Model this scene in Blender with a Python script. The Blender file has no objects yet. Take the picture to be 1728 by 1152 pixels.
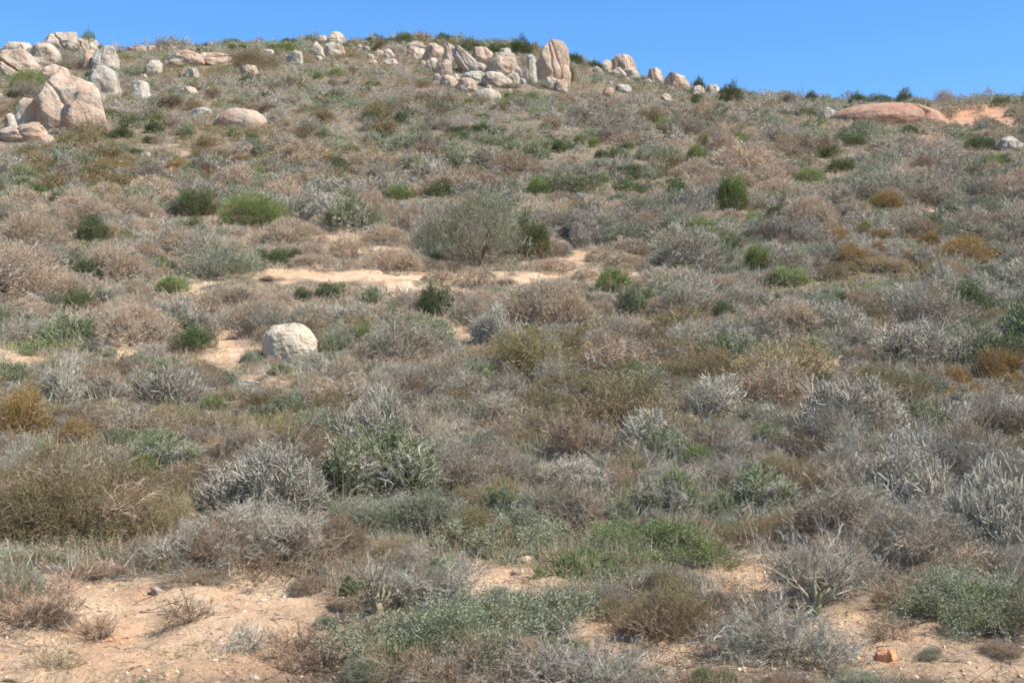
import bpy, math, random
import numpy as np
from math import radians, pi
from mathutils import Vector

scn = bpy.context.scene
# ------------------------------------------------------------------ camera
FPX = 2374.0            # focal length in pixels of the 1728 px wide photograph
HOR = 800.0             # image row of the true horizon
CAMZ = 1.7
cam_d = bpy.data.cameras.new("camera")
cam = bpy.data.objects.new("camera", cam_d)
scn.collection.objects.link(cam)
scn.camera = cam
cam_d.sensor_width = 36.0
cam_d.lens = 36.0 * FPX / 1728.0
PITCH = math.atan((HOR - 576.0) / FPX)
cam.location = (0, 0, CAMZ)
cam.rotation_euler = (pi / 2 + PITCH, 0, 0)
cam_d.clip_start = 0.1
cam_d.clip_end = 5000
# ------------------------------------------------------------------ sky and sun
SUN_EL, SUN_AZ = radians(50), radians(112)      # azimuth clockwise from the view direction (+Y)
world = bpy.data.worlds.new("World")
scn.world = world
world.use_nodes = True
wn = world.node_tree
for n in list(wn.nodes):
    wn.nodes.remove(n)
sky = wn.nodes.new("ShaderNodeTexSky")
sky.sky_type = 'NISHITA'
sky.sun_disc = False
sky.sun_elevation = SUN_EL
sky.sun_rotation = SUN_AZ
sky.altitude = 300
sky.air_density = 0.85
sky.dust_density = 0.15
sky.ozone_density = 2.0
hsv = wn.nodes.new("ShaderNodeHueSaturation")
hsv.inputs["Saturation"].default_value = 1.27; hsv.inputs["Value"].default_value = .90
bg = wn.nodes.new("ShaderNodeBackground")
bg.inputs["Strength"].default_value = 0.15
wo = wn.nodes.new("ShaderNodeOutputWorld")
wn.links.new(sky.outputs[0], hsv.inputs["Color"])
wn.links.new(hsv.outputs[0], bg.inputs["Color"])
wn.links.new(bg.outputs[0], wo.inputs["Surface"])
sun_d = bpy.data.lights.new("sun", 'SUN')
sun_d.energy = 4.6
sun_d.angle = radians(0.5)
sun_d.color = (1.0, 0.955, 0.885)
sun = bpy.data.objects.new("sun", sun_d)
scn.collection.objects.link(sun)
sdir = Vector((math.sin(SUN_AZ) * math.cos(SUN_EL), math.cos(SUN_AZ) * math.cos(SUN_EL), math.sin(SUN_EL)))
sun.rotation_euler = (-sdir).to_track_quat('-Z', 'Y').to_euler()
sun.location = (30, -10, 40)
scn.view_settings.view_transform = 'Standard'
scn.view_settings.look = 'None'
scn.view_settings.gamma = 1.0
scn.view_settings.exposure = 0.88
scn.cycles.max_bounces = 4
scn.cycles.diffuse_bounces = 2
scn.cycles.filter_width = 1.9

# ------------------------------------------------------------------ small helpers
def lin(r, g, b):
    f = lambda c: (c / 255 / 12.92) if c / 255 <= 0.04045 else ((c / 255 + 0.055) / 1.055) ** 2.4
    return (f(r), f(g), f(b), 1.0)

def hash3(i, j, k, s):
    n = (i.astype(np.int64) * 374761393 + j.astype(np.int64) * 668265263 + k.astype(np.int64) * 2147483647 + s * 974634777) & 0xFFFFFFFF
    n = ((n ^ (n >> 13)) * 1274126177) & 0xFFFFFFFF
    n = n ^ (n >> 16)
    return (n & 0xFFFFFF) / float(0xFFFFFF) * 2 - 1

def vnoise(x, y, z=None, s=0):
    x = np.asarray(x, float); y = np.asarray(y, float)
    z = np.zeros_like(x) if z is None else np.asarray(z, float)
    i, j, k = np.floor(x), np.floor(y), np.floor(z)
    fx, fy, fz = x - i, y - j, z - k
    fx, fy, fz = [f * f * (3 - 2 * f) for f in (fx, fy, fz)]
    r = 0
    for a in (0, 1):
        wa = fx if a else 1 - fx
        for b in (0, 1):
            wb = fy if b else 1 - fy
            for c in (0, 1):
                wc = fz if c else 1 - fz
                r = r + wa * wb * wc * hash3(i + a, j + b, k + c, s)
    return r

def fbm(x, y, z=None, s=0, oct=3):
    r, a, f = 0, 1.0, 1.0
    for o in range(oct):
        r = r + a * vnoise(np.asarray(x) * f, np.asarray(y) * f, None if z is None else np.asarray(z) * f, s + o * 7)
        a *= .5; f *= 2.03
    return r

def sstep(a, b, x):
    t = np.clip((x - a) / (b - a), 0, 1)
    return t * t * (3 - 2 * t)

# ------------------------------------------------------------------ terrain
PY = np.array([-900, -60, -10, 0, 4, 8, 12.5, 20.6, 37, 59, 97, 150, 172, 205, 270, 420, 900.])
PZ = np.array([-1.0, -.3, -.1, 0, .16, .52, 1.075, 2.73, 7.25, 14.7, 28.9, 48.2, 53.7, 58.0, 61, 52, 20.])
_d = np.diff(PZ) / np.diff(PY)
_m = np.zeros(len(PY))
_m[1:-1] = (_d[:-1] * np.diff(PY)[1:] + _d[1:] * np.diff(PY)[:-1]) / (np.diff(PY)[1:] + np.diff(PY)[:-1])
_m[0], _m[-1] = _d[0], _d[-1]
def prof(Y):
    Y = np.clip(np.asarray(Y, float), PY[0], PY[-1])
    i = np.clip(np.searchsorted(PY, Y) - 1, 0, len(PY) - 2)
    h = PY[i + 1] - PY[i]
    t = (Y - PY[i]) / h
    return ((2*t**3 - 3*t**2 + 1) * PZ[i] + (t**3 - 2*t**2 + t) * h * _m[i]
            + (-2*t**3 + 3*t**2) * PZ[i + 1] + (t**3 - t**2) * h * _m[i + 1])
SKX = np.array([-1500, -300, 0, 200, 400, 600, 800, 900, 1000, 1100, 1200, 1300, 1450, 1600, 1728, 2000, 3500.])
SKY = np.array([160, 92, 78, 73, 71, 67, 65, 72, 100, 124, 144, 156, 170, 166, 160, 150, 170.])
# bare earth, image ellipses of the photograph: cx, cy, rx, ry
BARE = [(250,1058,340,98,1),(60,1105,200,70,1),(380,1000,190,36,1),(860,975,120,26,1),(1240,950,95,45,1),(1480,1060,140,58,.95),
        (1000,1060,55,34,.9),(980,1120,80,20,.6),(1160,1105,180,36,.8),(1560,1120,190,34,.75),(1170,855,70,11,1),(1060,900,30,10,.3),
        (470,466,150,13,1),(640,462,100,13,1),(600,416,80,12,.8),(560,400,60,9,.9),(880,466,90,13,1),(720,474,120,11,1),(1000,462,80,11,.9),(1095,472,35,9,.8),(985,430,40,14,.8),(680,425,60,12,.7),(940,440,50,10,.8),
        (210,600,30,30,1),(385,592,40,34,1),(350,552,55,8,1),(40,608,50,14,.9),(60,560,50,6,.6),(815,562,60,16,.8),(760,548,40,6,.6),
        (1110,548,50,6,.8),(1400,545,25,8,.5),(1578,352,15,11,1),(1690,180,24,9,.9),(1650,192,30,7,.9),(1715,196,20,6,.8),(1640,178,14,5,.8),
        (20,690,40,11,.5),(450,640,60,9,.5),(1490,555,20,8,.5),(330,484,60,7,.7),(300,250,50,6,.4),(95,262,20,5,.8),(180,215,50,6,.4),(1440,905,50,16,.6),
        (745,1010,50,20,.5),(1640,1100,110,26,.6),(190,980,160,24,.8),(830,170,30,5,.4),(1420,565,20,6,.5),(560,455,300,5,.4)]
BARE_A = np.array(BARE, float)
def bareness(px, py):
    px = np.atleast_1d(px).astype(float)[:, None]; py = np.atleast_1d(py).astype(float)[:, None]
    q = ((px - BARE_A[:, 0]) / BARE_A[:, 2]) ** 2 + ((py - BARE_A[:, 1]) / BARE_A[:, 3]) ** 2
    return np.max(np.clip(1.35 - q, 0, 1) * BARE_A[:, 4], axis=1)

def ground0(X, Y):
    """height of the hillside without its small relief"""
    X = np.asarray(X, float); Y = np.asarray(Y, float)
    z = prof(Y)
    px = 864 + FPX * X / np.maximum(Y, 20)
    drop = .31 - (HOR - np.interp(px, SKX, SKY)) / FPX
    return z - drop * sstep(35, 125, Y) * np.clip(Y, 0, 260) * (1 - .6 * sstep(260, 600, Y))
def ground(X, Y):
    X = np.asarray(X, float); Y = np.asarray(Y, float)
    z = ground0(X, Y)
    a = sstep(6, 30, Y)
    z = z + a * .22 * fbm(X / 7.0, Y / 7.0, s=3, oct=2) + sstep(40, 110, Y) * .55 * vnoise(X / 19.0, Y / 19.0, s=9)
    z = z + .07 * fbm(X / 1.3, Y / 1.3, s=5, oct=3) * sstep(2, 6, Y)
    near = sstep(3, 7, Y) * (1 - sstep(30, 45, Y))
    z = z + near * (.034 * fbm(X / .34, Y / .34, s=15, oct=4) + .07 * np.minimum(0, fbm(X / .9 + 4, Y / 1.6, s=16, oct=3)))
    return z
def project(X, Y, Z):
    return 864 + FPX * X / Y, HOR - FPX * (Z - CAMZ) / Y
_ys = np.geomspace(4, 260, 2600)
def at(px, py):
    """point of the ground seen at a pixel of the photograph"""
    u = (px - 864) / FPX
    z = ground(u * _ys, _ys)
    t = (HOR - py) / FPX
    ok = np.nonzero(z >= CAMZ + t * _ys)[0]
    ok = ok[ok > 0]
    if len(ok) == 0:                        # above the skyline: the crest itself
        i = int(np.argmax((z - CAMZ) / _ys))
    else:
        i = int(ok[0])
    return float(u * _ys[i]), float(_ys[i]), float(z[i])

# ------------------------------------------------------------------ object helpers
def new_mesh(name, V, T, mats, mi=None, rnd=None, smooth=False, extra=None):
    me = bpy.data.meshes.new(name)
    V = np.ascontiguousarray(V, dtype=np.float32); T = np.ascontiguousarray(T, dtype=np.int32)
    k = T.shape[1]
    me.vertices.add(len(V)); me.vertices.foreach_set("co", V.ravel())
    me.loops.add(T.size); me.loops.foreach_set("vertex_index", T.ravel())
    me.polygons.add(len(T))
    me.polygons.foreach_set("loop_start", np.arange(0, T.size, k, dtype=np.int32))
    me.polygons.foreach_set("loop_total", np.full(len(T), k, dtype=np.int32))
    for m in mats:
        me.materials.append(m)
    if mi is not None:
        me.polygons.foreach_set("material_index", np.ascontiguousarray(mi, dtype=np.int32))
    me.polygons.foreach_set("use_smooth", np.full(len(T), smooth, dtype=bool))
    if rnd is not None:
        a = me.attributes.new("rnd", 'FLOAT', 'POINT')
        a.data.foreach_set("value", np.ascontiguousarray(rnd, dtype=np.float32))
    if extra:
        for nm, arr in extra.items():
            a = me.attributes.new(nm, 'FLOAT', 'POINT')
            a.data.foreach_set("value", np.ascontiguousarray(arr, dtype=np.float32))
    me.update(calc_edges=True)
    me.validate()
    return me
LINK = scn.collection.objects.link
def link(name, data, parent=None):
    o = bpy.data.objects.new(name, data)
    LINK(o)
    if parent: o.parent = parent
    return o
def tag(o, label=None, cat=None, group=None, kind=None):
    if label: o["label"] = label
    if cat: o["category"] = cat
    if group: o["group"] = group
    if kind: o["kind"] = kind
    return o

# ------------------------------------------------------------------ materials
def nodes(name):
    m = bpy.data.materials.new(name); m.use_nodes = True
    nt = m.node_tree
    b = nt.nodes["Principled BSDF"]
    b.inputs["Specular IOR Level"].default_value = 0.15
    b.inputs["Roughness"].default_value = 0.85
    return m, nt, b
def mixc(nt, f, a, b, mode='MIX'):
    n = nt.nodes.new("ShaderNodeMix"); n.data_type = 'RGBA'; n.blend_type = mode
    for s, v in ((0, f), (6, a), (7, b)):
        if hasattr(v, "links") or hasattr(v, "is_linked"):
            nt.links.new(v, n.inputs[s])
        else:
            n.inputs[s].default_value = v
    return n.outputs[2]
def ramp(nt, fac, stops):
    n = nt.nodes.new("ShaderNodeValToRGB")
    while len(n.color_ramp.elements) < len(stops): n.color_ramp.elements.new(.5)
    for e, (p, c) in zip(n.color_ramp.elements, stops):
        e.position = p; e.color = c if len(c) == 4 else (*c, 1)
    nt.links.new(fac, n.inputs[0])
    return n.outputs[0]
def noise(nt, scale, vec=None, detail=4, rough=.55):
    n = nt.nodes.new("ShaderNodeTexNoise")
    n.inputs["Scale"].default_value = scale; n.inputs["Detail"].default_value = detail
    n.inputs["Roughness"].default_value = rough
    if vec is not None: nt.links.new(vec, n.inputs["Vector"])
    return n.outputs["Fac"]
def plant_mat(name, a, b, c=None, trans=0.0, spec=.1, vary=.5):
    """colour a..b by the sprig, c on a few of them, whole plant shifted by the object's random number"""
    m, nt, bs = nodes(name)
    at_ = nt.nodes.new("ShaderNodeAttribute"); at_.attribute_name = "rnd"
    st = [(0, lin(*a)), (.8, lin(*b))] + ([(1, lin(*c))] if c else [])
    col = ramp(nt, at_.outputs["Fac"], st)
    oi = nt.nodes.new("ShaderNodeObjectInfo")
    h = nt.nodes.new("ShaderNodeHueSaturation")
    mr = nt.nodes.new("ShaderNodeMapRange"); mr.inputs[3].default_value = 1 - .42 * vary; mr.inputs[4].default_value = 1 + .42 * vary
    nt.links.new(oi.outputs["Random"], mr.inputs[0]); nt.links.new(mr.outputs[0], h.inputs["Value"])
    mul = nt.nodes.new("ShaderNodeMath"); mul.operation = 'MULTIPLY'; mul.inputs[1].default_value = 7.31
    fr = nt.nodes.new("ShaderNodeMath"); fr.operation = 'FRACT'
    mh = nt.nodes.new("ShaderNodeMapRange"); mh.inputs[3].default_value = .5 - .010 * vary; mh.inputs[4].default_value = .5 + .014 * vary
    nt.links.new(oi.outputs["Random"], mul.inputs[0]); nt.links.new(mul.outputs[0], fr.inputs[0])
    nt.links.new(fr.outputs[0], mh.inputs[0]); nt.links.new(mh.outputs[0], h.inputs["Hue"])
    nt.links.new(col, h.inputs["Color"])
    nt.links.new(h.outputs[0], bs.inputs["Base Color"])
    bs.inputs["Specular IOR Level"].default_value = spec
    if trans > 0:
        tr = nt.nodes.new("ShaderNodeBsdfTranslucent"); nt.links.new(h.outputs[0], tr.inputs[0])
        mx = nt.nodes.new("ShaderNodeMixShader"); mx.inputs[0].default_value = trans
        nt.links.new(bs.outputs[0], mx.inputs[1]); nt.links.new(tr.outputs[0], mx.inputs[2])
        nt.links.new(mx.outputs[0], nt.nodes["Material Output"].inputs[0])
    return m
M = {}
M['grey'] = plant_mat("grey_twigs", (129, 119, 104), (180, 170, 151), (212, 204, 187), .08)
M['tan'] = plant_mat("tan_twigs", (171, 147, 122), (203, 179, 152), (217, 197, 172), .12, vary=.3)
M['stick'] = plant_mat("pale_stems", (128, 118, 102), (192, 182, 162), (234, 227, 212), .0, .2, vary=.4)
M['gstick'] = plant_mat("green_stems", (100, 105, 74), (140, 143, 106), (180, 174, 142), .05, .2, vary=.4)
M['green'] = plant_mat("bright_leaves", (104, 118, 66), (142, 151, 94), (164, 167, 114), .22, vary=.4)
M['dark'] = plant_mat("dark_leaves", (76, 88, 54), (108, 117, 78), (132, 137, 96), .2, vary=.4)
M['olive'] = plant_mat("olive_leaves", (122, 110, 76), (156, 141, 104), (176, 155, 116), .2, vary=.6)
M['gold'] = plant_mat("golden_leaves", (136, 109, 68), (168, 137, 88), (180, 155, 108), .2, vary=.4)
M['sage'] = plant_mat("sage_leaves", (118, 121, 95), (155, 156, 126), (176, 174, 146), .15, vary=.5)
M['russet'] = plant_mat("russet_twigs", (126, 106, 86), (168, 144, 118), (194, 170, 143), .1, vary=.6)
M['mat'] = plant_mat("succulent_leaves", (104, 116, 72), (140, 148, 98), (162, 160, 112), .2, .2, vary=.35)
M['straw'] = plant_mat("straw_blades", (150, 134, 104), (184, 166, 132), (204, 188, 156), .15)
M['wood'] = plant_mat("dark_wood", (78, 66, 54), (124, 108, 92), None, 0)
M['palewood'] = plant_mat("pale_wood", (164, 158, 146), (204, 198, 184), None, 0)
M['tyle'] = plant_mat("thick_bark", (94, 88, 68), (150, 142, 116), None, 0)

def rock_mat(name, base, alt, streak, lichen, dark=(.10, .085, .07, 1), lich=.5):
    m, nt, bs = nodes(name)
    tc = nt.nodes.new("ShaderNodeTexCoord")
    oi = nt.nodes.new("ShaderNodeObjectInfo")
    ad = nt.nodes.new("ShaderNodeVectorMath"); ad.operation = 'ADD'
    nt.links.new(tc.outputs["Object"], ad.inputs[0]); 
    sc = nt.nodes.new("ShaderNodeVectorMath"); sc.operation = 'SCALE'; sc.inputs[3].default_value = 40
    nt.links.new(oi.outputs["Random"], sc.inputs[0]); nt.links.new(sc.outputs[0], ad.inputs[1])
    v = ad.outputs[0]
    mp = nt.nodes.new("ShaderNodeMapping"); mp.inputs["Scale"].default_value = (1, 1, .22); nt.links.new(v, mp.inputs[0])
    c = mixc(nt, ramp(nt, noise(nt, .8, v, 5), [(.38, (0, 0, 0)), (.62, (1, 1, 1))]), lin(*base), lin(*alt))
    c = mixc(nt, ramp(nt, noise(nt, 1.5, mp.outputs[0], 5, .6), [(.44, (0, 0, 0)), (.62, (.9, .9, .9))]), c, lin(*streak))
    c = mixc(nt, ramp(nt, noise(nt, 1.9, v, 8, .68), [(.5, (0, 0, 0)), (.63, (lich, lich, lich))]), c, lin(*lichen))
    c = mixc(nt, ramp(nt, noise(nt, 2.3, mp.outputs[0], 6, .7), [(.55, (0, 0, 0)), (.68, (.75, .75, .75))]), c, dark)
    f = noise(nt, 26, v, 4, .7)
    c = mixc(nt, .55, c, ramp(nt, f, [(.25, (.42, .4, .38)), (.75, (1.25, 1.25, 1.25))]), 'MULTIPLY')
    nt.links.new(c, bs.inputs["Base Color"])
    bp = nt.nodes.new("ShaderNodeBump"); bp.inputs["Strength"].default_value = .9; bp.inputs["Distance"].default_value = .12
    nt.links.new(noise(nt, 5, v, 8, .65), bp.inputs["Height"]); nt.links.new(bp.outputs[0], bs.inputs["Normal"])
    bs.inputs["Roughness"].default_value = .9
    return m
M['r_pale'] = rock_mat("pale_granite", (184, 170, 150), (196, 184, 164), (178, 150, 126), (160, 158, 146), lich=.75)
M['r_pink'] = rock_mat("pink_granite", (182, 157, 136), (190, 172, 150), (174, 138, 112), (158, 154, 141), lich=.7)
M['r_grey'] = rock_mat("grey_granite", (160, 155, 144), (182, 173, 157), (166, 142, 120), (184, 183, 172), lich=.8)
M['r_red'] = rock_mat("red_granite", (172, 132, 110), (182, 152, 130), (162, 118, 94), (150, 136, 120), lich=.7)
M['r_orange'] = rock_mat("orange_stone", (222, 150, 104), (226, 168, 124), (210, 132, 84), (220, 184, 150), lich=.3)
M['r_white'] = rock_mat("white_granite", (202, 184, 156), (208, 190, 164), (188, 168, 142), (178, 172, 156), lich=.5)

def ground_mat():
    m, nt, bs = nodes("sandy_soil")
    g = nt.nodes.new("ShaderNodeNewGeometry"); v = g.outputs["Position"]
    c = mixc(nt, ramp(nt, noise(nt, .55, v, 5), [(.35, (0, 0, 0)), (.65, (1, 1, 1))]), lin(202, 164, 126), lin(212, 182, 146))
    c = mixc(nt, ramp(nt, noise(nt, 1.7, v, 6, .62), [(.5, (0, 0, 0)), (.68, (.8, .8, .8))]), c, lin(190, 144, 106))
    c = mixc(nt, ramp(nt, noise(nt, 4.5, v, 8, .7), [(.5, (0, 0, 0)), (.66, (.7, .7, .7))]), c, lin(152, 128, 102))
    c = mixc(nt, ramp(nt, noise(nt, 60, v, 3, .6), [(.58, (0, 0, 0)), (.66, (.8, .8, .8))]), c, lin(230, 218, 200))
    c = mixc(nt, ramp(nt, noise(nt, 38, v, 3, .6), [(.58, (0, 0, 0)), (.68, (.6, .6, .6))]), c, lin(130, 106, 88))
    at_ = nt.nodes.new("ShaderNodeAttribute"); at_.attribute_name = "litter"
    lm = nt.nodes.new("ShaderNodeMath"); lm.operation = 'MULTIPLY'
    nt.links.new(at_.outputs["Fac"], lm.inputs[0])
    nt.links.new(ramp(nt, noise(nt, 2.6, v, 7, .7), [(.36, (.7, .7, .7)), (.55, (1, 1, 1))]), lm.inputs[1])
    lit = ramp(nt, noise(nt, 14, v, 6, .75), [(.3, lin(76, 68, 56)), (.6, lin(116, 105, 88)), (.75, lin(150, 134, 112))])
    c = mixc(nt, lm.outputs[0], c, lit)
    rd = nt.nodes.new("ShaderNodeAttribute"); rd.attribute_name = "red"
    c = mixc(nt, rd.outputs["Fac"], c, mixc(nt, noise(nt, .9, v, 6, .7), lin(176, 122, 90), lin(196, 152, 118)))
    nt.links.new(c, bs.inputs["Base Color"])
    bp = nt.nodes.new("ShaderNodeBump"); bp.inputs["Strength"].default_value = 1.0; bp.inputs["Distance"].default_value = .07
    nt.links.new(noise(nt, 9, v, 9, .72), bp.inputs["Height"]); nt.links.new(bp.outputs[0], bs.inputs["Normal"])
    bs.inputs["Roughness"].default_value = .95
    return m
M['ground'] = ground_mat()

# ------------------------------------------------------------------ the ground
def build_ground():
    rows = np.concatenate([[-900, -400, -150, -60, -20, -5, 0, 2, 4], np.geomspace(5, 170, 1100), np.geomspace(174, 900, 50)])
    cu = np.linspace(-1, 1, 620)
    cu = np.sign(cu) * (np.abs(cu) * .46 + np.abs(cu) ** 9 * .0)
    outer = np.array([.5, .56, .65, .8, 1.0, 1.4, 2.2, 4.0])
    cu = np.concatenate([-outer[::-1], cu, outer])
    W = np.maximum(np.abs(rows), 5.0)
    W = np.where(rows < 5, np.maximum(60, W), W)
    W = np.where(rows < 5, np.interp(rows, [-900, -20, 5], [900, 60, 5]), W)
    X = W[:, None] * cu[None, :]
    Y = np.repeat(rows[:, None], len(cu), 1)
    Z = ground(X, Y)
    px, py = project(X, np.maximum(Y, 3), Z)
    jx = 34 * fbm(X / 1.1, Y / 1.1, s=31, oct=4); jy = 12 * fbm(X / 1.1, Y / 1.1, s=41, oct=3)
    bare = np.zeros(X.shape)
    for r in range(X.shape[0]):
        if 5 < rows[r] < 170:
            bare[r] = bareness(px[r] + jx[r], py[r] + jy[r])
    nr, nc = X.shape
    V = np.stack([X, Y, Z], -1).reshape(-1, 3)
    idx = np.arange(nr * nc).reshape(nr, nc)
    Q = np.stack([idx[:-1, :-1], idx[:-1, 1:], idx[1:, 1:], idx[1:, :-1]], -1).reshape(-1, 4)
    lit = (.95 + .0 * bare) * (1 - bare)
    lit[rows < 5] = .4
    red = np.clip(1.3 * np.exp(-(((px - 1650) / 90) ** 2 + ((py - 188) / 26) ** 2)) + .5 * fbm(X / 2.5, Y / 2.5, s=8, oct=3) - .1, 0, 1) * (Y > 40) * (px > 1400) * (py < 240)
    me = new_mesh("ground", V, Q, [M['ground']], smooth=True, extra={"litter": lit.ravel(), "red": red.ravel()})
    tag(link("ground", me), kind="structure")
build_ground()

# ------------------------------------------------------------------ boulders
_ico = {}
def ico(n):
    if n in _ico: return _ico[n]
    t = (1 + 5 ** .5) / 2
    V = np.array([(-1,t,0),(1,t,0),(-1,-t,0),(1,-t,0),(0,-1,t),(0,1,t),(0,-1,-t),(0,1,-t),(t,0,-1),(t,0,1),(-t,0,-1),(-t,0,1)], float)
    F = np.array([(0,11,5),(0,5,1),(0,1,7),(0,7,10),(0,10,11),(1,5,9),(5,11,4),(11,10,2),(10,7,6),(7,1,8),(3,9,4),(3,4,2),(3,2,6),(3,6,8),(3,8,9),(4,9,5),(2,4,11),(6,2,10),(8,6,7),(9,8,1)])
    V /= np.linalg.norm(V, axis=1)[:, None]
    for _ in range(n):
        E = np.sort(np.concatenate([F[:, [0, 1]], F[:, [1, 2]], F[:, [2, 0]]]), axis=1)
        U, inv = np.unique(E, axis=0, return_inverse=True)
        inv = inv.reshape(-1)
        mid = V[U].sum(1); mid /= np.linalg.norm(mid, axis=1)[:, None]
        k = len(F); a, b, c = [inv[i * k:(i + 1) * k] + len(V) for i in range(3)]
        V = np.vstack([V, mid])
        F = np.vstack([np.stack([F[:, 0], a, c], 1), np.stack([F[:, 1], b, a], 1), np.stack([F[:, 2], c, b], 1), np.stack([a, b, c], 1)])
    _ico[n] = (V, F)
    return V, F
def rock_mesh(w, d, h, seed, mat, shape='round', lod=5, rot=0, lean=0):
    rg = np.random.RandomState(seed)
    V, F = ico(lod)
    P = V.copy()
    e = {'boulder': .84, 'round': .86, 'block': .6, 'slab': .8, 'spire': .78, 'dome': 1.0}[shape]
    P = np.sign(P) * np.abs(P) ** e
    if shape == 'spire':
        k = 1 - .13 * np.clip(P[:, 2], -1, 1) ; P[:, 0] *= k; P[:, 1] *= k
        P[:, 0] += .16 * np.clip(P[:, 2], 0, 1)
        P[:, 2] -= .9 * np.clip(-P[:, 0] - .1, 0, 1) * np.clip(P[:, 2], 0, 1)
    ncut = {'boulder': 4, 'round': 9, 'block': 10, 'slab': 8, 'spire': 10, 'dome': 2}[shape]
    for _ in range(ncut):
        n = rg.normal(size=3); n[2] = abs(n[2]) * .5 if shape != 'dome' else abs(n[2]) * 1.5
        n /= np.linalg.norm(n)
        c = rg.uniform(.7, .96) if shape not in ('dome', 'boulder') else rg.uniform(.84, .95)
        s = P @ n - c
        P -= np.where(s > 0, s * .88, 0)[:, None] * n
    ncr = {'boulder': 0, 'round': 1, 'block': 1, 'slab': 3, 'spire': 2, 'dome': 1}[shape]
    for _ in range(ncr):                       # weathered joints
        n = rg.normal(size=3); n[2] *= .35; n /= np.linalg.norm(n)
        c = rg.uniform(-.45, .45)
        s = P @ n - c + .07 * vnoise(P[:, 0] * 3, P[:, 1] * 3, P[:, 2] * 3, s=seed)
        P -= (np.exp(-(s / .045) ** 2) * rg.uniform(.06, .16))[:, None] * V
    lown = {'dome': .03, 'boulder': .06}.get(shape, .10)
    A, _ = np.linalg.qr(rg.normal(size=(3, 3))); Pn = P @ A          # relief is not aligned with the axes
    P = P + V * (lown * fbm(Pn[:, 0] * 1.7 + seed, Pn[:, 1] * 1.7, Pn[:, 2] * 1.7, s=seed, oct=2)
                 + (.010 if shape == 'dome' else .022) * fbm(Pn[:, 0] * 6 + seed, Pn[:, 1] * 6, Pn[:, 2] * 6, s=seed + 3, oct=3))[:, None]
    if lean:
        P[:, 0] += lean * P[:, 2]
    # scale to the given full width and the height standing above ground (the lower part is buried)
    lo, hi = np.percentile(P, .3, axis=0), np.percentile(P, 99.7, axis=0)
    P = (P - (lo + hi) / 2) / (hi - lo) * 2
    bd = max(.3 * d, h * {'boulder': .25, 'round': .3, 'block': .15, 'slab': .35, 'spire': .1, 'dome': .8}[shape])
    Hh = h + bd
    P = P * [w / 2, d / 2, Hh / 2]
    P[:, 2] += Hh / 2 - bd
    c, s = math.cos(rot), math.sin(rot)
    return new_mesh("boulder", P, F, [M[mat]], smooth=True)
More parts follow.
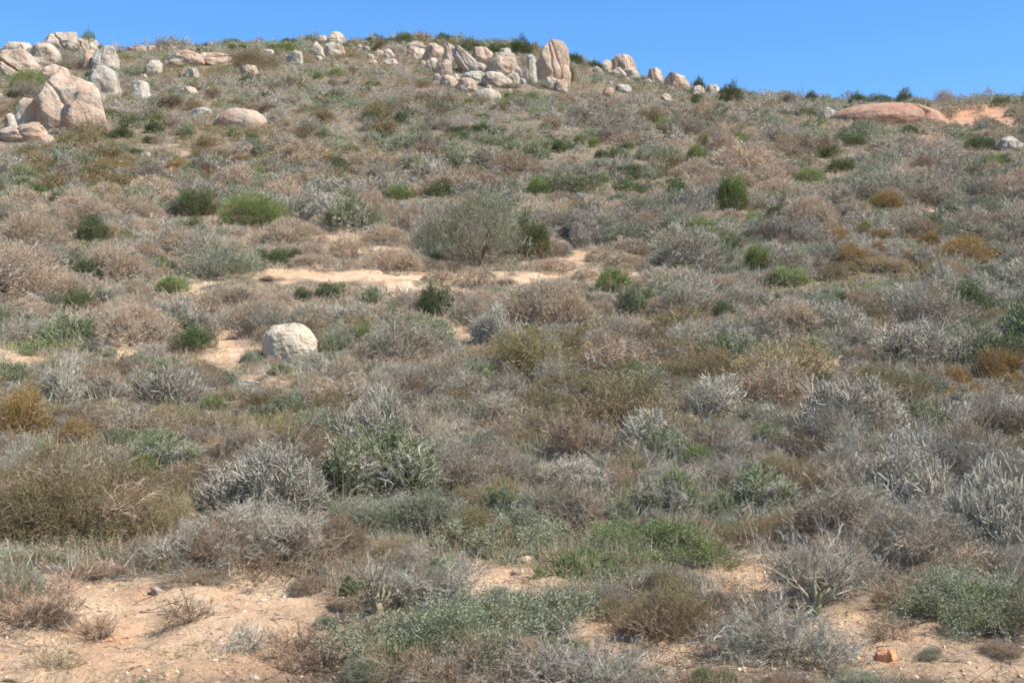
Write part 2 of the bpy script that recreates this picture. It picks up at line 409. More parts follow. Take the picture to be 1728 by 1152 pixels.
# x, base row, width, height (pixels of the photograph), material, shape, label, [lean]
ROCKS = [
 (87,60,72,23,'r_pale','slab',"flat pale granite slab on the far left skyline beside a green bush"),
 (120,70,54,19,'r_pale','slab',"low rounded pale boulder just below the flat skyline slab at left"),
 (8,88,48,32,'r_pale','round',"pale boulder cut by the left edge near the skyline"),
 (58,100,66,38,'r_pale','round',"broad pale boulder in the upper part of the left outcrop"),
 (18,122,78,48,'r_pink','round',"pink boulder at the left edge above the green bush"),
 (74,128,56,30,'r_pink','round',"rounded pink boulder directly above the biggest one of the left outcrop"),
 (134,110,26,40,'r_pink','block',"narrow upright pinkish boulder left of a dark cleft in the left outcrop"),
 (164,112,46,48,'r_grey','round',"leaning grey-white boulder right of a dark cleft in the left outcrop"),
 (158,163,58,62,'r_grey','block',"tall grey-white boulder on the right side of the left outcrop"),
 (98,210,112,94,'r_pink','round',"largest boulder of the left outcrop, buff and pink with stains"),
 (128,217,76,74,'r_pink','round',"pink split boulder at the lower front of the left outcrop"),
 (34,206,46,48,'r_pale','block',"pale boulder leaning on the left side of the biggest outcrop boulder"),
 (28,234,84,34,'r_pink','slab',"low flat pink rock at the foot of the left outcrop"),
 (2,216,20,34,'r_pale','round',"small pale rock cut by the left edge above the low flat pink rock"),
 (224,162,32,38,'r_grey','block',"white-grey upright rock standing alone right of the left outcrop"),
 (244,118,30,29,'r_pale','round',"dull buff boulder on the slope above the upright white-grey rock"),
 (312,120,22,18,'r_grey','round',"small grey rounded stone on the slope, right stone of a touching pair"),
 (297,119,15,14,'r_red','block',"small rust-brown stone, left stone of a touching pair"),
 (300,101,66,26,'r_pink','slab',"left half of the long pink ledge under the left skyline"),
 (348,99,60,22,'r_pink','slab',"right half of the long pink ledge under the left skyline"),
 (226,76,54,13,'r_pink','slab',"low pink slab on the skyline between left outcrop and pink ledge"),
 (307,148,32,12,'r_pale','slab',"small flat pale stone half hidden on the slope below the pink ledge"),
 (398,210,84,37,'r_pink','dome',"smooth pink dome rock alone on the left slope"),
 (330,184,34,11,'r_grey','slab',"flat grey stone just left of the smooth pink dome rock"),
 (410,115,28,17,'r_pink','round',"small pinkish boulder right of the dark bush under the left skyline"),
 (489,98,28,25,'r_grey','block',"grey-white broken rock on the upper slope left of the skyline stack"),
 (444,80,18,10,'r_pale','slab',"tiny pale rock on the skyline right of the long dark bush"),
 (525,80,24,24,'r_pale','round',"pale boulder at the lower left of the small skyline stack"),
 (558,82,34,27,'r_pale','round',"pale boulder with a dark crack, lower right of the skyline stack"),
 (558,62,32,23,'r_pale','round',"pale boulder on top of the small skyline stack"),
 (536,60,18,15,'r_pale','round',"small pale boulder at upper left of the small skyline stack"),
 (534,84,16,9,'r_pale','round',"tiny pale stone at the foot of the small skyline stack"),
 (652,86,17,17,'r_pale','round',"small pale rock between the skyline stack and the boulder heap"),
 (654,97,22,11,'r_pale','slab',"small flat pale rock just under another between stack and heap"),
 (635,82,12,12,'r_pale','round',"tiny pale stone upslope left of the boulder heap"),
 (619,86,12,8,'r_pale','round',"tiniest pale stone between the skyline stack and the boulder heap"),
 (698,69,27,13,'r_pink','slab',"flat pinkish rock at the top left end of the boulder heap"),
 (697,88,30,23,'r_pink','block',"square pinkish boulder at the left end of the boulder heap"),
 (728,92,36,33,'r_pink','round',"rounded pinkish boulder second from left in the boulder heap"),
 (753,90,26,32,'r_pink','block',"pinkish boulder at the top of the heap left of the hollow"),
 (727,110,24,25,'r_pale','round',"pale egg-shaped boulder on the left lower edge of the heap"),
 (746,114,27,26,'r_pink','block',"brownish boulder left of the dark hollow in the heap"),
 (786,113,46,50,'r_grey','block',"tall grey leaning boulder that roofs the dark hollow",-.75),
 (752,113,15,34,'r_grey','block',"narrow grey slab left of the dark hollow in the heap",.1),
 (811,94,36,29,'r_pink','round',"pinkish boulder behind and right of the grey leaning boulder"),
 (807,113,30,19,'r_grey','round',"whitish round boulder between leaning boulder and big pink block"),
 (845,114,50,36,'r_pink','block',"big boxy pink boulder in the middle of the heap"),
 (853,80,18,14,'r_grey','block',"small pale rock perched above the big boxy pink boulder"),
 (798,124,38,16,'r_grey','slab',"low grey-white slab under the whitish round boulder"),
 (838,137,46,27,'r_pale','round',"pale cracked boulder directly below the big boxy pink boulder"),
 (755,137,27,22,'r_pink','round',"pinkish boulder at the lower left of the heap"),
 (786,147,34,27,'r_pink','round',"low rounded boulder above the pale dome rock of the heap"),
 (821,159,44,20,'r_pale','dome',"pale smooth dome rock lowest of the boulder heap"),
 (866,131,22,19,'r_pale','round',"small pale boulder right of the pale cracked boulder"),
 (875,120,12,21,'r_grey','block',"thin grey tilted rock between the boxy boulder and the pillar",-.4),
 (882,131,12,10,'r_grey','round',"tiny grey-white stone at the foot of the thin tilted rock"),
 (895,132,22,44,'r_grey','spire',"grey-white upright rock immediately left of the tall pillar"),
 (898,100,15,22,'r_grey','block',"small grey rock top behind the upright rock beside the pillar"),
 (931,138,58,84,'r_pink','spire',"tall pink granite pillar standing highest over the boulder heap"),
 (932,141,21,24,'r_pale','round',"pale rounded stone leaning on the foot of the tall pillar"),
 (950,148,17,26,'r_pink','block',"brownish rock at the lower right foot of the tall pillar"),
 (1009,112,20,12,'r_pale','round',"small pale rock left end of the right skyline boulders"),
 (1027,111,16,24,'r_pale','block',"narrow upright pale rock among the right skyline boulders"),
 (1055,106,40,27,'r_pink','round',"rounded greyish-pink dome boulder topping the right skyline boulders"),
 (1046,120,26,17,'r_pale','round',"pale low boulder under the left side of the rounded dome boulder"),
 (1069,122,26,17,'r_pale','round',"pale low boulder under the right side of the rounded dome boulder"),
 (1113,131,27,29,'r_pink','block',"squarish buff boulder on the skyline, left of a touching pair"),
 (1149,138,45,28,'r_pink','block',"wide buff-pink boulder on the skyline, right of a touching pair"),
 (1182,150,25,16,'r_pale','round',"low pale boulder just right of the wide skyline boulder"),
 (1210,147,24,15,'r_pale','round',"rightmost low boulder of the row on the descending skyline"),
 (1029,154,18,17,'r_pink','round',"small orange-tinted boulder on the slope right of the tall pillar"),
 (1056,146,24,15,'r_grey','slab',"small grey flat rock on slope below the rounded dome boulder"),
 (1129,161,18,13,'r_pale','round',"small pale stone on the slope below the wide skyline boulder"),
 (1097,130,15,9,'r_pale','slab',"tiny pale stone left of the squarish buff boulder"),
 (1507,203,196,36,'r_red','dome',"broad smooth red rock dome on the right skyline"),
 (1513,204,23,19,'r_white','round',"small whitish round stone in front of the broad red dome"),
 (1407,193,32,20,'r_grey','block',"tilted grey stone at the left end of the broad red dome"),
 (1716,248,44,26,'r_grey','round',"white-grey rock cut by the right edge of the upper slope"),
 (488,616,86,70,'r_white','boulder',"round whitish boulder alone among bushes on the sandy middle slope"),
 (1486,1112,36,24,'r_orange','block',"small orange stone on the sand at lower right"),
 (437,1141,15,10,'r_white','round',"small white stone on the sand at the bottom left"),
 (884,950,26,15,'r_white','block',"whitish broken stone at the edge of the green mat"),
 (272,1002,20,16,'r_pink','block',"small pinkish stone under the dead branches at lower left"),
 (872,968,16,10,'r_pink','round',"small pink stone just below the whitish broken stone"),
 (596,1098,18,10,'r_pale','round',"pale pebble among twigs left of the bottom green cover"),
 (420,650,44,9,'r_pale','slab',"flat buff stone in the sand below the round whitish boulder"),
]
ROCK_FOOT = []
def build_rocks():
    for i, r in enumerate(ROCKS):
        x, yb, w, h, mat, shape, label = r[:7]
        lean = r[7] if len(r) > 7 else (random.Random(i).uniform(-.22, .22) if shape in ('round', 'block') else 0)
        X, Y, Z = at(x, yb)
        W, H = w * Y / FPX, h * Y / FPX
        D = W * (1.0 if shape in ('round', 'block', 'boulder') else .75 if shape in ('dome', 'slab') else .9)
        Yc = Y + D * .42; X = X * Yc / Y; Zc = float(ground(X, Yc)); W *= Yc / Y * (1.16 if 560 < x < 1100 and yb < 170 else 1.07)
        top = CAMZ + (HOR - (yb - h)) / FPX * Yc
        H = min(max(top - Zc, .55 * H), 1.5 * H)
        me = rock_mesh(W, D, H, 11 + i * 3, mat, shape, 6 if W > 2.5 or Y < 30 else 5, 0, lean)
        o = link("boulder" if H > .25 else "stone", me)
        o.location = (X, Yc, Zc)
        tag(o, label, "boulder" if H > .25 else "stone", "granite boulders on the hillside" if H > .25 else "small stones in the sand")
        ROCK_FOOT.append((X, Yc, max(W, D) / 2, x, yb, w, h))
build_rocks()
def rubble(n, cx, cy, rx, ry, seed, near, mats):
    rg = np.random.RandomState(seed); L = []
    for i in range(n):
        x, y = cx + rg.normal() * rx * .5, cy + rg.normal() * ry * .5
        X, Y, Z = at(x, y); w = rg.uniform(6, 15) * Y / FPX
        me = rock_mesh(w, w * rg.uniform(.7, 1.1), w * rg.uniform(.4, .8), seed * 50 + i, mats[i % len(mats)], ('block', 'slab', 'round')[i % 3], 4, 0, rg.uniform(-.3, .3))
        o = link("stone", me); o.location = (X, Y, Z - .02); L.append((x, y, w, o))
        ROCK_FOOT.append((X, Y, w / 2, x, y, 2, 2))
    for i, (x, y, w, o) in enumerate(sorted(L, key=lambda q: q[0])):
        ordn = ("first", "second", "third", "fourth", "fifth", "sixth", "seventh", "eighth", "ninth", "tenth", "eleventh", "twelfth", "thirteenth", "fourteenth", "fifteenth", "sixteenth")[i]
        tag(o, ordn + " from left of small broken stones " + near, "stone", "broken stones around the granite outcrops")
rubble(16, 820, 128, 200, 34, 71, "lying at the foot of the central boulder heap", ['r_pale', 'r_grey', 'r_pink'])
rubble(12, 110, 180, 170, 110, 72, "lying around the left boulder outcrop", ['r_pink', 'r_pale', 'r_grey'])
rubble(8, 1080, 128, 130, 26, 73, "below the right skyline boulders", ['r_pale', 'r_grey', 'r_pink'])
rubble(7, 1560, 196, 190, 18, 74, "around the broad red rock dome", ['r_red', 'r_pink', 'r_pale'])
rubble(9, 560, 82, 180, 26, 75, "between the small skyline stack and the heap", ['r_pale', 'r_grey'])

# ------------------------------------------------------------------ plant meshes
# templates: (V, T) along +Z starting at the origin, with per-vertex rnd offset
def spike(p0, p1, r, sides=3):
    p0 = np.array(p0, float); p1 = np.array(p1, float)
    d = p1 - p0; L = np.linalg.norm(d); d /= L
    a = np.cross(d, [0.3, .9, .2]); a /= np.linalg.norm(a); b = np.cross(d, a)
    th = np.arange(sides) * 2 * pi / sides
    ring = p0 + r * (np.cos(th)[:, None] * a + np.sin(th)[:, None] * b)
    V = np.vstack([ring, p1]); T = [(i, (i + 1) % sides, sides) for i in range(sides)]
    return V, np.array(T)
def tube(pts, rad, sides=4, cap=True):
    pts = np.array(pts, float); n = len(pts)
    V = []
    d = np.gradient(pts, axis=0); d /= np.linalg.norm(d, axis=1)[:, None] + 1e-9
    ref = np.array([.31, .87, .12])
    for i in range(n):
        a = np.cross(d[i], ref); a /= np.linalg.norm(a); b = np.cross(d[i], a)
        th = np.arange(sides) * 2 * pi / sides
        V.append(pts[i] + rad[i] * (np.cos(th)[:, None] * a + np.sin(th)[:, None] * b))
    V = np.vstack(V); T = []
    for i in range(n - 1):
        for k in range(sides):
            a0, a1 = i * sides + k, i * sides + (k + 1) % sides
            T += [(a0, a1, a1 + sides), (a0, a1 + sides, a0 + sides)]
    if cap:
        V = np.vstack([V, pts[-1] + d[-1] * rad[-1] * .8]); c = len(V) - 1; o = (n - 1) * sides
        T += [(o + k, o + (k + 1) % sides, c) for k in range(sides)]
    return V, np.array(T)
def join(parts):
    V, T, o = [], [], 0
    for v, t in parts:
        V.append(v); T.append(t + o); o += len(v)
    return np.vstack(V), np.vstack(T)
def leaf(p, d, L, W, rg):
    d = np.array(d, float); d /= np.linalg.norm(d)
    s = np.cross(d, rg.normal(size=3)); s /= np.linalg.norm(s)
    p = np.array(p, float)
    V = np.array([p, p + d * L * .5 + s * W / 2, p + d * L, p + d * L * .5 - s * W / 2])
    return V, np.array([(0, 1, 2), (0, 2, 3)])
def rdir(rg, spread):
    v = np.array([0, 0, 1.]) + rg.normal(size=3) * spread
    return v / np.linalg.norm(v)
def t_twig(rg, L, r, nside, spread=.75):
    """bare twig that zigzags and carries side twigs"""
    parts = []
    p = np.zeros(3); d = np.array([0, 0, 1.]); n = 3
    for k in range(n):
        d = d + rg.normal(size=3) * .28; d /= np.linalg.norm(d)
        q = p + d * L / n
        parts.append(spike(p, q + d * L * .12, r * (1 - k * .25)))
        for _ in range(max(1, nside // n)):
            s = d + rg.normal(size=3) * spread; s /= np.linalg.norm(s)
            b = p + (q - p) * rg.uniform(0, 1)
            parts.append(spike(b, b + s * L * rg.uniform(.25, .55), r * .6))
        p = q
    return join(parts)
def t_finger(rg, L, r, n):
    """bunch of upward pointing succulent stems"""
    parts = []
    for k in range(n):
        b = rg.normal(size=3) * [.35, .35, .25] * L
        d = rdir(rg, .3); d2 = d + rg.normal(size=3) * .18 + [0, 0, .12]; d2 /= np.linalg.norm(d2)
        l = L * rg.uniform(.6, 1.15); rr = r * rg.uniform(.75, 1.15)
        parts.append(tube([b, b + d * l * .5, b + d * l * .5 + d2 * l * .5], [rr * .8, rr, rr * .8], 4))
    return join(parts)
def t_leafy(rg, L, r, nleaf, LL, LW, spread=.6):
    parts = [spike((0, 0, 0), (0, 0, L), r)]
    for k in range(nleaf):
        z = rg.uniform(.1, 1) * L
        d = rdir(rg, spread)
        parts.append(leaf((rg.normal() * .02, rg.normal() * .02, z), d, LL * rg.uniform(.6, 1.2), LW, rg))
    return join(parts)
def place(templates, P, D, S, rg, wmul=1.0):
    """instance templates at points P along directions D with scales S"""
    Vs, Ts, Rs, o = [], [], [], 0
    which = rg.randint(0, len(templates), len(P))
    for k, (tv, tt) in enumerate(templates):
        m = which == k
        n = int(m.sum())
        if n == 0: continue
        z = D[m]; a = rg.normal(size=(n, 3)); x = np.cross(z, a); x /= np.linalg.norm(x, axis=1)[:, None] + 1e-9
        y = np.cross(z, x)
        s = S[m][:, None, None]
        V = (tv[None, :, 0:1] * x[:, None] + tv[None, :, 1:2] * y[:, None] + tv[None, :, 2:3] * z[:, None]) * s + P[m][:, None]
        T = tt[None] + (np.arange(n) * len(tv))[:, None, None] + o
        Vs.append(V.reshape(-1, 3)); Ts.append(T.reshape(-1, 3))
        Rs.append(np.repeat(rg.uniform(0, 1, n), len(tv)))
        o += n * len(tv)
    return np.vstack(Vs), np.vstack(Ts), np.concatenate(Rs)

# crown shape: unit footprint (radius 1) and unit height, made of lobes
def crown(rg, n, lobes, flat, inner, up, jit, skirt=-.15, r0=(.36, .62)):
    rough = .3 if inner < .2 else 1.0        # cushions keep a smooth outline
    C = []
    C.append((0, 0, rg.uniform(.52, .66)))
    for k in range(lobes):
        a = rg.uniform(0, 2 * pi) if lobes < 3 else 2 * pi * k / lobes + rg.uniform(-.5, .5)
        R = rg.uniform(.35, .68)
        C.append((math.cos(a) * R, math.sin(a) * R, rg.uniform(*r0) * (1.05 - .35 * R)))
    C = np.array(C); C[:, :2] += rg.normal(size=2) * .16 * rough; C[0, :2] += rg.normal(size=2) * .12 * rough
    w = C[:, 2] ** 2
    idx = rg.choice(len(C), n * 3, p=w / w.sum())
    d = rg.normal(size=(n * 3, 3)); d /= np.linalg.norm(d, axis=1)[:, None]
    d[:, 2] = np.where(d[:, 2] < skirt, -d[:, 2], d[:, 2])
    rho = 1 - inner * rg.uniform(0, 1, n * 3) ** 1.7
    rho *= 1 + .26 * rough * fbm(d[:, 0] * 2.2 + idx, d[:, 1] * 2.2, d[:, 2] * 2.2, s=int(rg.randint(999)), oct=2)
    rho = np.where(rg.uniform(0, 1, n * 3) < .10 * rough, rho * rg.uniform(1.0, 1.28, n * 3), rho)
    c = C[idx]
    P = np.stack([c[:, 0] + d[:, 0] * rho * c[:, 2], c[:, 1] + d[:, 1] * rho * c[:, 2], .25 * c[:, 2] + d[:, 2] * rho * c[:, 2] * 1.15], 1)
    keep = np.ones(n * 3, bool)
    for j in range(len(C)):
        q = np.stack([(P[:, 0] - C[j, 0]) / C[j, 2], (P[:, 1] - C[j, 1]) / C[j, 2], (P[:, 2] - .25 * C[j, 2]) / (C[j, 2] * 1.15)], 1)
        ins = (np.linalg.norm(q, axis=1) < .78 - inner * .3) & (idx != j) & (rg.uniform(0, 1, n * 3) < .8)
        keep &= ~ins
    keep &= P[:, 2] > .01
    keep &= fbm(P[:, 0] * 3.3 + 7, P[:, 1] * 3.3, P[:, 2] * 3.3, s=int(rg.randint(999)), oct=2) > rg.uniform(-1.0, -.1, n * 3) - (1 - rough) * .6
    P = P[keep][:n]; d = d[keep][:n]
    hmax = np.percentile(P[:, 2], 99); rmax = np.percentile(np.hypot(P[:, 0], P[:, 1]), 98)
    P = P / [rmax, rmax, hmax]
    D = d * (1 - up) + np.array([0, 0, up]) + rg.normal(size=d.shape) * jit
    D /= np.linalg.norm(D, axis=1)[:, None]
    return P, D
def limbs(rg, n, R, H, r, sides=4):
    parts = []
    for k in range(n):
        a = rg.uniform(0, 2 * pi); q = rg.uniform(.2, .85)
        e = np.array([math.cos(a) * q * R, math.sin(a) * q * R, H * rg.uniform(.45, .9) * (1 - .3 * q)])
        m = e * [.45, .45, .35] + rg.normal(size=3) * .05 * R
        b = np.array([math.cos(a) * .05 * R, math.sin(a) * .05 * R, -.06])
        parts.append(tube([b, m, (m + e) / 2 + rg.normal(size=3) * .04 * R, e], [r, r * .75, r * .5, r * .15], sides, False))
    return join(parts)

# kind: nominal radius, nominal height, category name, sprig recipe
KIND = {
 'grey':   dict(R=.75, H=.75, up=.25, jit=.45, inner=.7, lobes=6, n=(2600, 1000, 620), t='twig',   L=(.17, .18, .20), r=(.0030, .0050, .0095), k=(9, 7, 4), name='twiggy_bush'),
 'russet': dict(R=.75, H=.65, up=.25, jit=.5,  inner=.65,  lobes=6, n=(2600, 1000, 620), t='twig',   L=(.16, .18, .20), r=(.0028, .0048, .0095), k=(9, 7, 4), name='brush_bush'),
 'tan':    dict(R=.8,  H=.62, up=.12, jit=.22, inner=.14,  lobes=4, n=(4200, 2000, 950), t='twig',  L=(.08, .10, .13), r=(.0025, .0040, .008), k=(12, 7, 4), name='cushion_bush'),
 'stick':  dict(R=.8,  H=.85, up=.5, jit=.32, inner=.55,  lobes=6, n=(1100, 560, 330), t='finger',  L=(.13, .14, .18), r=(.0072, .0080, .0115), k=(4, 4, 3), name='pale_stem_bush'),
 'gstick': dict(R=.8,  H=.85, up=.5, jit=.34,  inner=.55,  lobes=6, n=(1250, 620, 350), t='finger',  L=(.12, .13, .17), r=(.0062, .0072, .0105), k=(5, 4, 3), name='green_stem_bush'),
 'green':  dict(R=.75, H=.8,  up=.45,  jit=.28, inner=.4, lobes=6, n=(2000, 1100, 620), t='leafy', L=(.18, .17, .18), r=(.003, .004, .007), k=(14, 10, 6), LL=(.045, .055, .08), LW=(.006, .009, .016), sp=.42, name='feathery_bush'),
 'dark':   dict(R=.75, H=.75, up=.35,  jit=.35, inner=.45,  lobes=6, n=(2000, 1100, 620), t='leafy', L=(.16, .16, .17), r=(.003, .004, .007), k=(14, 10, 6), LL=(.035, .045, .065), LW=(.009, .011, .019), sp=.6, name='leafy_bush'),
 'olive':  dict(R=.8,  H=.65, up=.3,  jit=.5, inner=.65,  lobes=6, n=(2600, 1050, 620), t='leafy', L=(.17, .17, .18), r=(.003, .004, .0075), k=(15, 9, 6), LL=(.032, .045, .065), LW=(.004, .007, .013), sp=.7, name='heath_bush'),
 'gold':   dict(R=.7,  H=.65, up=.4,  jit=.42, inner=.55,  lobes=6, n=(2000, 1050, 600), t='leafy', L=(.16, .16, .17), r=(.003, .004, .007), k=(14, 10, 6), LL=(.032, .045, .065), LW=(.005, .008, .014), sp=.7, name='golden_heath_bush'),
 'sage':   dict(R=.75, H=.62,  up=.4,  jit=.4, inner=.5,  lobes=6, n=(1700, 950, 580), t='leafy', L=(.15, .15, .16), r=(.003, .004, .007), k=(11, 9, 6), LL=(.036, .045, .06), LW=(.008, .010, .017), sp=.55, name='saltbush'),
 'mat':    dict(R=.9,  H=.22, up=.7,  jit=.3,  inner=.35, lobes=8, n=(2600, 1100, 500), t='leafy', L=(.08, .10, .12), r=(.003, .004, .006), k=(9, 7, 5), LL=(.036, .042, .055), LW=(.009, .011, .016), sp=.65, name='ground_succulent'),
}
# what grows through each kind: (material, share of dead or foreign twigs)
SEC = {'grey': ('russet', .18), 'russet': ('grey', .2), 'tan': ('grey', .08), 'stick': ('grey', .42), 'gstick': ('stick', .22), 'green': ('straw', .06), 'dark': ('russet', .10),
       'olive': ('russet', .30), 'gold': ('russet', .15), 'sage': ('grey', .30), 'mat': ('straw', .07)}
SHAPE_OPEN = {'grey': .30, 'russet': .30, 'stick': .15, 'gstick': .12, 'olive': .2, 'tan': .05}
def mat_crown(rg, n):
    a = rg.uniform(0, 2 * pi, n * 3); q = rg.uniform(0, 1, n * 3) ** .62
    x, y = q * np.cos(a), q * np.sin(a); sd = int(rg.randint(999))
    lim = .78 + .3 * fbm(np.cos(a) * 1.7, np.sin(a) * 1.7, s=sd, oct=3)
    d = fbm(x * 3.2, y * 3.2, s=sd + 1, oct=2)
    keep = (q < lim) & (d > rg.uniform(-1.1, .1, n * 3))
    x, y, q, d = x[keep][:n], y[keep][:n], (q / lim)[keep][:n], d[keep][:n]
    z = np.clip((1 - q ** 2) * .6 + .5 * d, .08, 1) * rg.uniform(.4, 1, len(x))
    D = np.stack([x * .5, y * .5, np.ones(len(x))], 1) + rg.normal(size=(len(x), 3)) * .45
    D[:, 2] = np.abs(D[:, 2]); D /= np.linalg.norm(D, axis=1)[:, None]
    return np.stack([x, y, z], 1), D
def bush_geo(kind, lod, seed, f=1.0):
    K = dict(KIND[kind]); K['R'] *= f; K['H'] *= f; K['n'] = [int(v * f ** 1.7) for v in K['n']]; rg = np.random.RandomState(seed)
    if kind == 'mat': P, D = mat_crown(rg, K['n'][lod])
    else: P, D = crown(rg, K['n'][lod], K['lobes'], 0, K['inner'], K['up'], K['jit'])
    L = K['L'][lod]; R, H = K['R'], K['H']
    P = P * [R - L * .45, R - L * .45, H - L * .5]
    if K['t'] == 'twig':
        tm = [t_twig(rg, L, K['r'][lod], K['k'][lod]) for _ in range(7)]
    elif K['t'] == 'finger':
        tm = [t_finger(rg, L, K['r'][lod], K['k'][lod]) for _ in range(7)]
    else:
        tm = [t_leafy(rg, L, K['r'][lod], K['k'][lod], K['LL'][lod], K['LW'][lod], K['sp']) for _ in range(7)]
    P = P - D * L * .45
    P[:, 2] = np.maximum(P[:, 2], 0.0)
    sm, share = SEC[kind]
    # dead or foreign twigs gather in clumps inside the plant and along its skirt
    f2 = fbm(P[:, 0] * 2.4 + 31, P[:, 1] * 2.4, P[:, 2] * 2.4, s=seed + 5, oct=2) + rg.normal(size=len(P)) * .35 - (P[:, 2] / H - .3) * .5
    dead = f2 > np.quantile(f2, 1 - share)
    S = rg.uniform(.7, 1.25, len(P))
    V, T, r = place(tm, P[~dead], D[~dead], S[~dead], rg)
    cl = .5 + .5 * fbm(V[:, 0] * 3.1 + seed, V[:, 1] * 3.1, V[:, 2] * 3.1, s=seed, oct=2)
    q = (.55, .42, .28)[lod]; r = np.clip(q * r + (1 - q) * (cl * .7 + .15), 0, 1)
    tw = [t_twig(rg, (.16, .18, .20)[lod], (.003, .0050, .0092)[lod], (9, 7, 4)[lod]) for _ in range(6)]
    P2, D2 = P[dead], D[dead]
    if K['t'] == 'finger':                       # a twig sprig covers less than a bunch of stems
        m = (3, 2, 1)[lod]; P2 = np.repeat(P2, m, 0) + rg.normal(size=(len(P2) * m, 3)) * .05; D2 = np.repeat(D2, m, 0)
    ns = int(len(P) * (.10 if kind in ('grey', 'russet', 'tan', 'olive') else .07)) + 6
    a = rg.uniform(0, 2 * pi, ns); q = R * rg.uniform(.55, 1.08, ns)       # low sprawling skirt
    PS = np.stack([q * np.cos(a), q * np.sin(a), rg.uniform(0, .10, ns)], 1)
    DS = np.stack([np.cos(a), np.sin(a), rg.uniform(-.1, .6, ns)], 1) + rg.normal(size=(ns, 3)) * .4
    P2 = np.vstack([P2, PS]); D2 = np.vstack([D2, DS]); P2[:, 2] = np.maximum(P2[:, 2], 0)
    D2 = D2 + rg.normal(size=D2.shape) * .25; D2 /= np.linalg.norm(D2, axis=1)[:, None]
    V2, T2, r2 = place(tw, P2, D2, rg.uniform(.7, 1.4, len(P2)), rg)
    nl = (60, 26, 10)[lod]
    LV, LT = limbs(rg, nl, R * .92, H * .9, (.011, .012, .016)[lod], 4 if lod < 2 else 3)
    return (V, T, r), (V2, T2, r2), (LV, LT, rg.uniform(0, 1, len(LV)))
LIMB_MAT = {'stick': 'palewood'}
PARTS = {'grey': 'twigs', 'russet': 'twigs', 'tan': 'twigs', 'stick': 'shoots', 'gstick': 'shoots'}
_bush = {}
def bush_meshes(kind, lod, var, f=1.0):
    key = (kind, lod, var, f)
    if key not in _bush:
        (V, T, r), (V2, T2, r2), (LV, LT, lr) = bush_geo(kind, lod, 100 * list(KIND).index(kind) + 10 * lod + var + 1 + int(f * 1000) - 1000, f)
        lm = M[LIMB_MAT.get(kind, 'wood')]; sm = M[SEC[kind][0]]
        if lod == 0:
            pn = PARTS.get(kind, 'foliage')
            _bush[key] = [(pn, new_mesh(pn, V, T, [M[kind]], rnd=r)), ('dead_twigs', new_mesh('dead_twigs', V2, T2, [sm], rnd=r2)), ('stems', new_mesh('stems', LV, LT, [lm], rnd=lr))]
        else:
            VV = np.vstack([V, V2, LV]); TT = np.vstack([T, T2 + len(V), LT + len(V) + len(V2)])
            mi = np.concatenate([np.zeros(len(T)), np.ones(len(T2)), np.full(len(LT), 2)])
            _bush[key] = [(None, new_mesh(KIND[kind]['name'], VV, TT, [M[kind], sm, lm], mi=mi, rnd=np.concatenate([r, r2, lr])))]
    return _bush[key]
NV = (3, 5, 6)
_protos = {}
def plant(kind, X, Y, Z, w, h, rz, rg, lod=None, sx=1.0, own=False):
    """one bush as a thing of its own: the first of a mesh is the source, the others copy it with its parts"""
    if lod is None:
        lod = 0 if Y < 17 else (1 if Y < 48 else 2)
    var = int(rg.randint(NV[lod]))
    K = KIND[kind]
    f = round(w / 2 / K['R'], 2) if own and w / 2 / K['R'] > 1.25 else 1.0        # a big plant has more twigs, not bigger ones
    key = (kind, lod, var, f)
    ms = bush_meshes(kind, lod, var, f)
    if key not in _protos:
        if lod == 0:
            root = bpy.data.objects.new(K['name'], None); LINK(root)
            for pn, me in ms: link(pn, me, root)
        else:
            root = link(K['name'], ms[0][1])
        _protos[key] = root; o = root
    else:
        src = _protos[key]
        o = src.copy(); LINK(o)
        for ch in list(src.children):
            c = ch.copy(); LINK(c); c.parent = o
    o.location = (X, Y, Z - .02)
    s = w / 2 / K['R']
    o.scale = (s / f * sx, s / f / sx, h / K['H'] / f)
    o.rotation_euler = (0, 0, rz)
    return o
DESC = {'grey': "{s}grey twiggy bush", 'russet': "{s}brown twiggy bush", 'tan': "{s}tan cushion bush", 'stick': "{s}pale stick bush",
        'gstick': "{s}green stick bush", 'green': "{s}bright green bush", 'dark': "{s}dark green bush", 'olive': "{s}olive heath bush",
        'gold': "{s}golden heath bush", 'sage': "{s}sage green bush", 'mat': "{s}low green succulent patch"}
GROUP = {'grey': "grey twiggy bushes on the hillside", 'russet': "reddish-brown twiggy bushes on the hillside", 'tan': "pinkish-tan cushion bushes on the hillside",
         'stick': "pale stick-stemmed bushes on the hillside", 'gstick': "green stick-stemmed bushes on the hillside", 'green': "bright green bushes on the hillside",
         'dark': "dark green bushes on the hillside", 'olive': "olive-brown heath bushes on the hillside", 'gold': "golden heath bushes on the hillside",
         'sage': "sage-green bushes on the hillside", 'mat': "low green succulent patches"}
CATEG = {'mat': 'succulent'}
from mathutils import Matrix
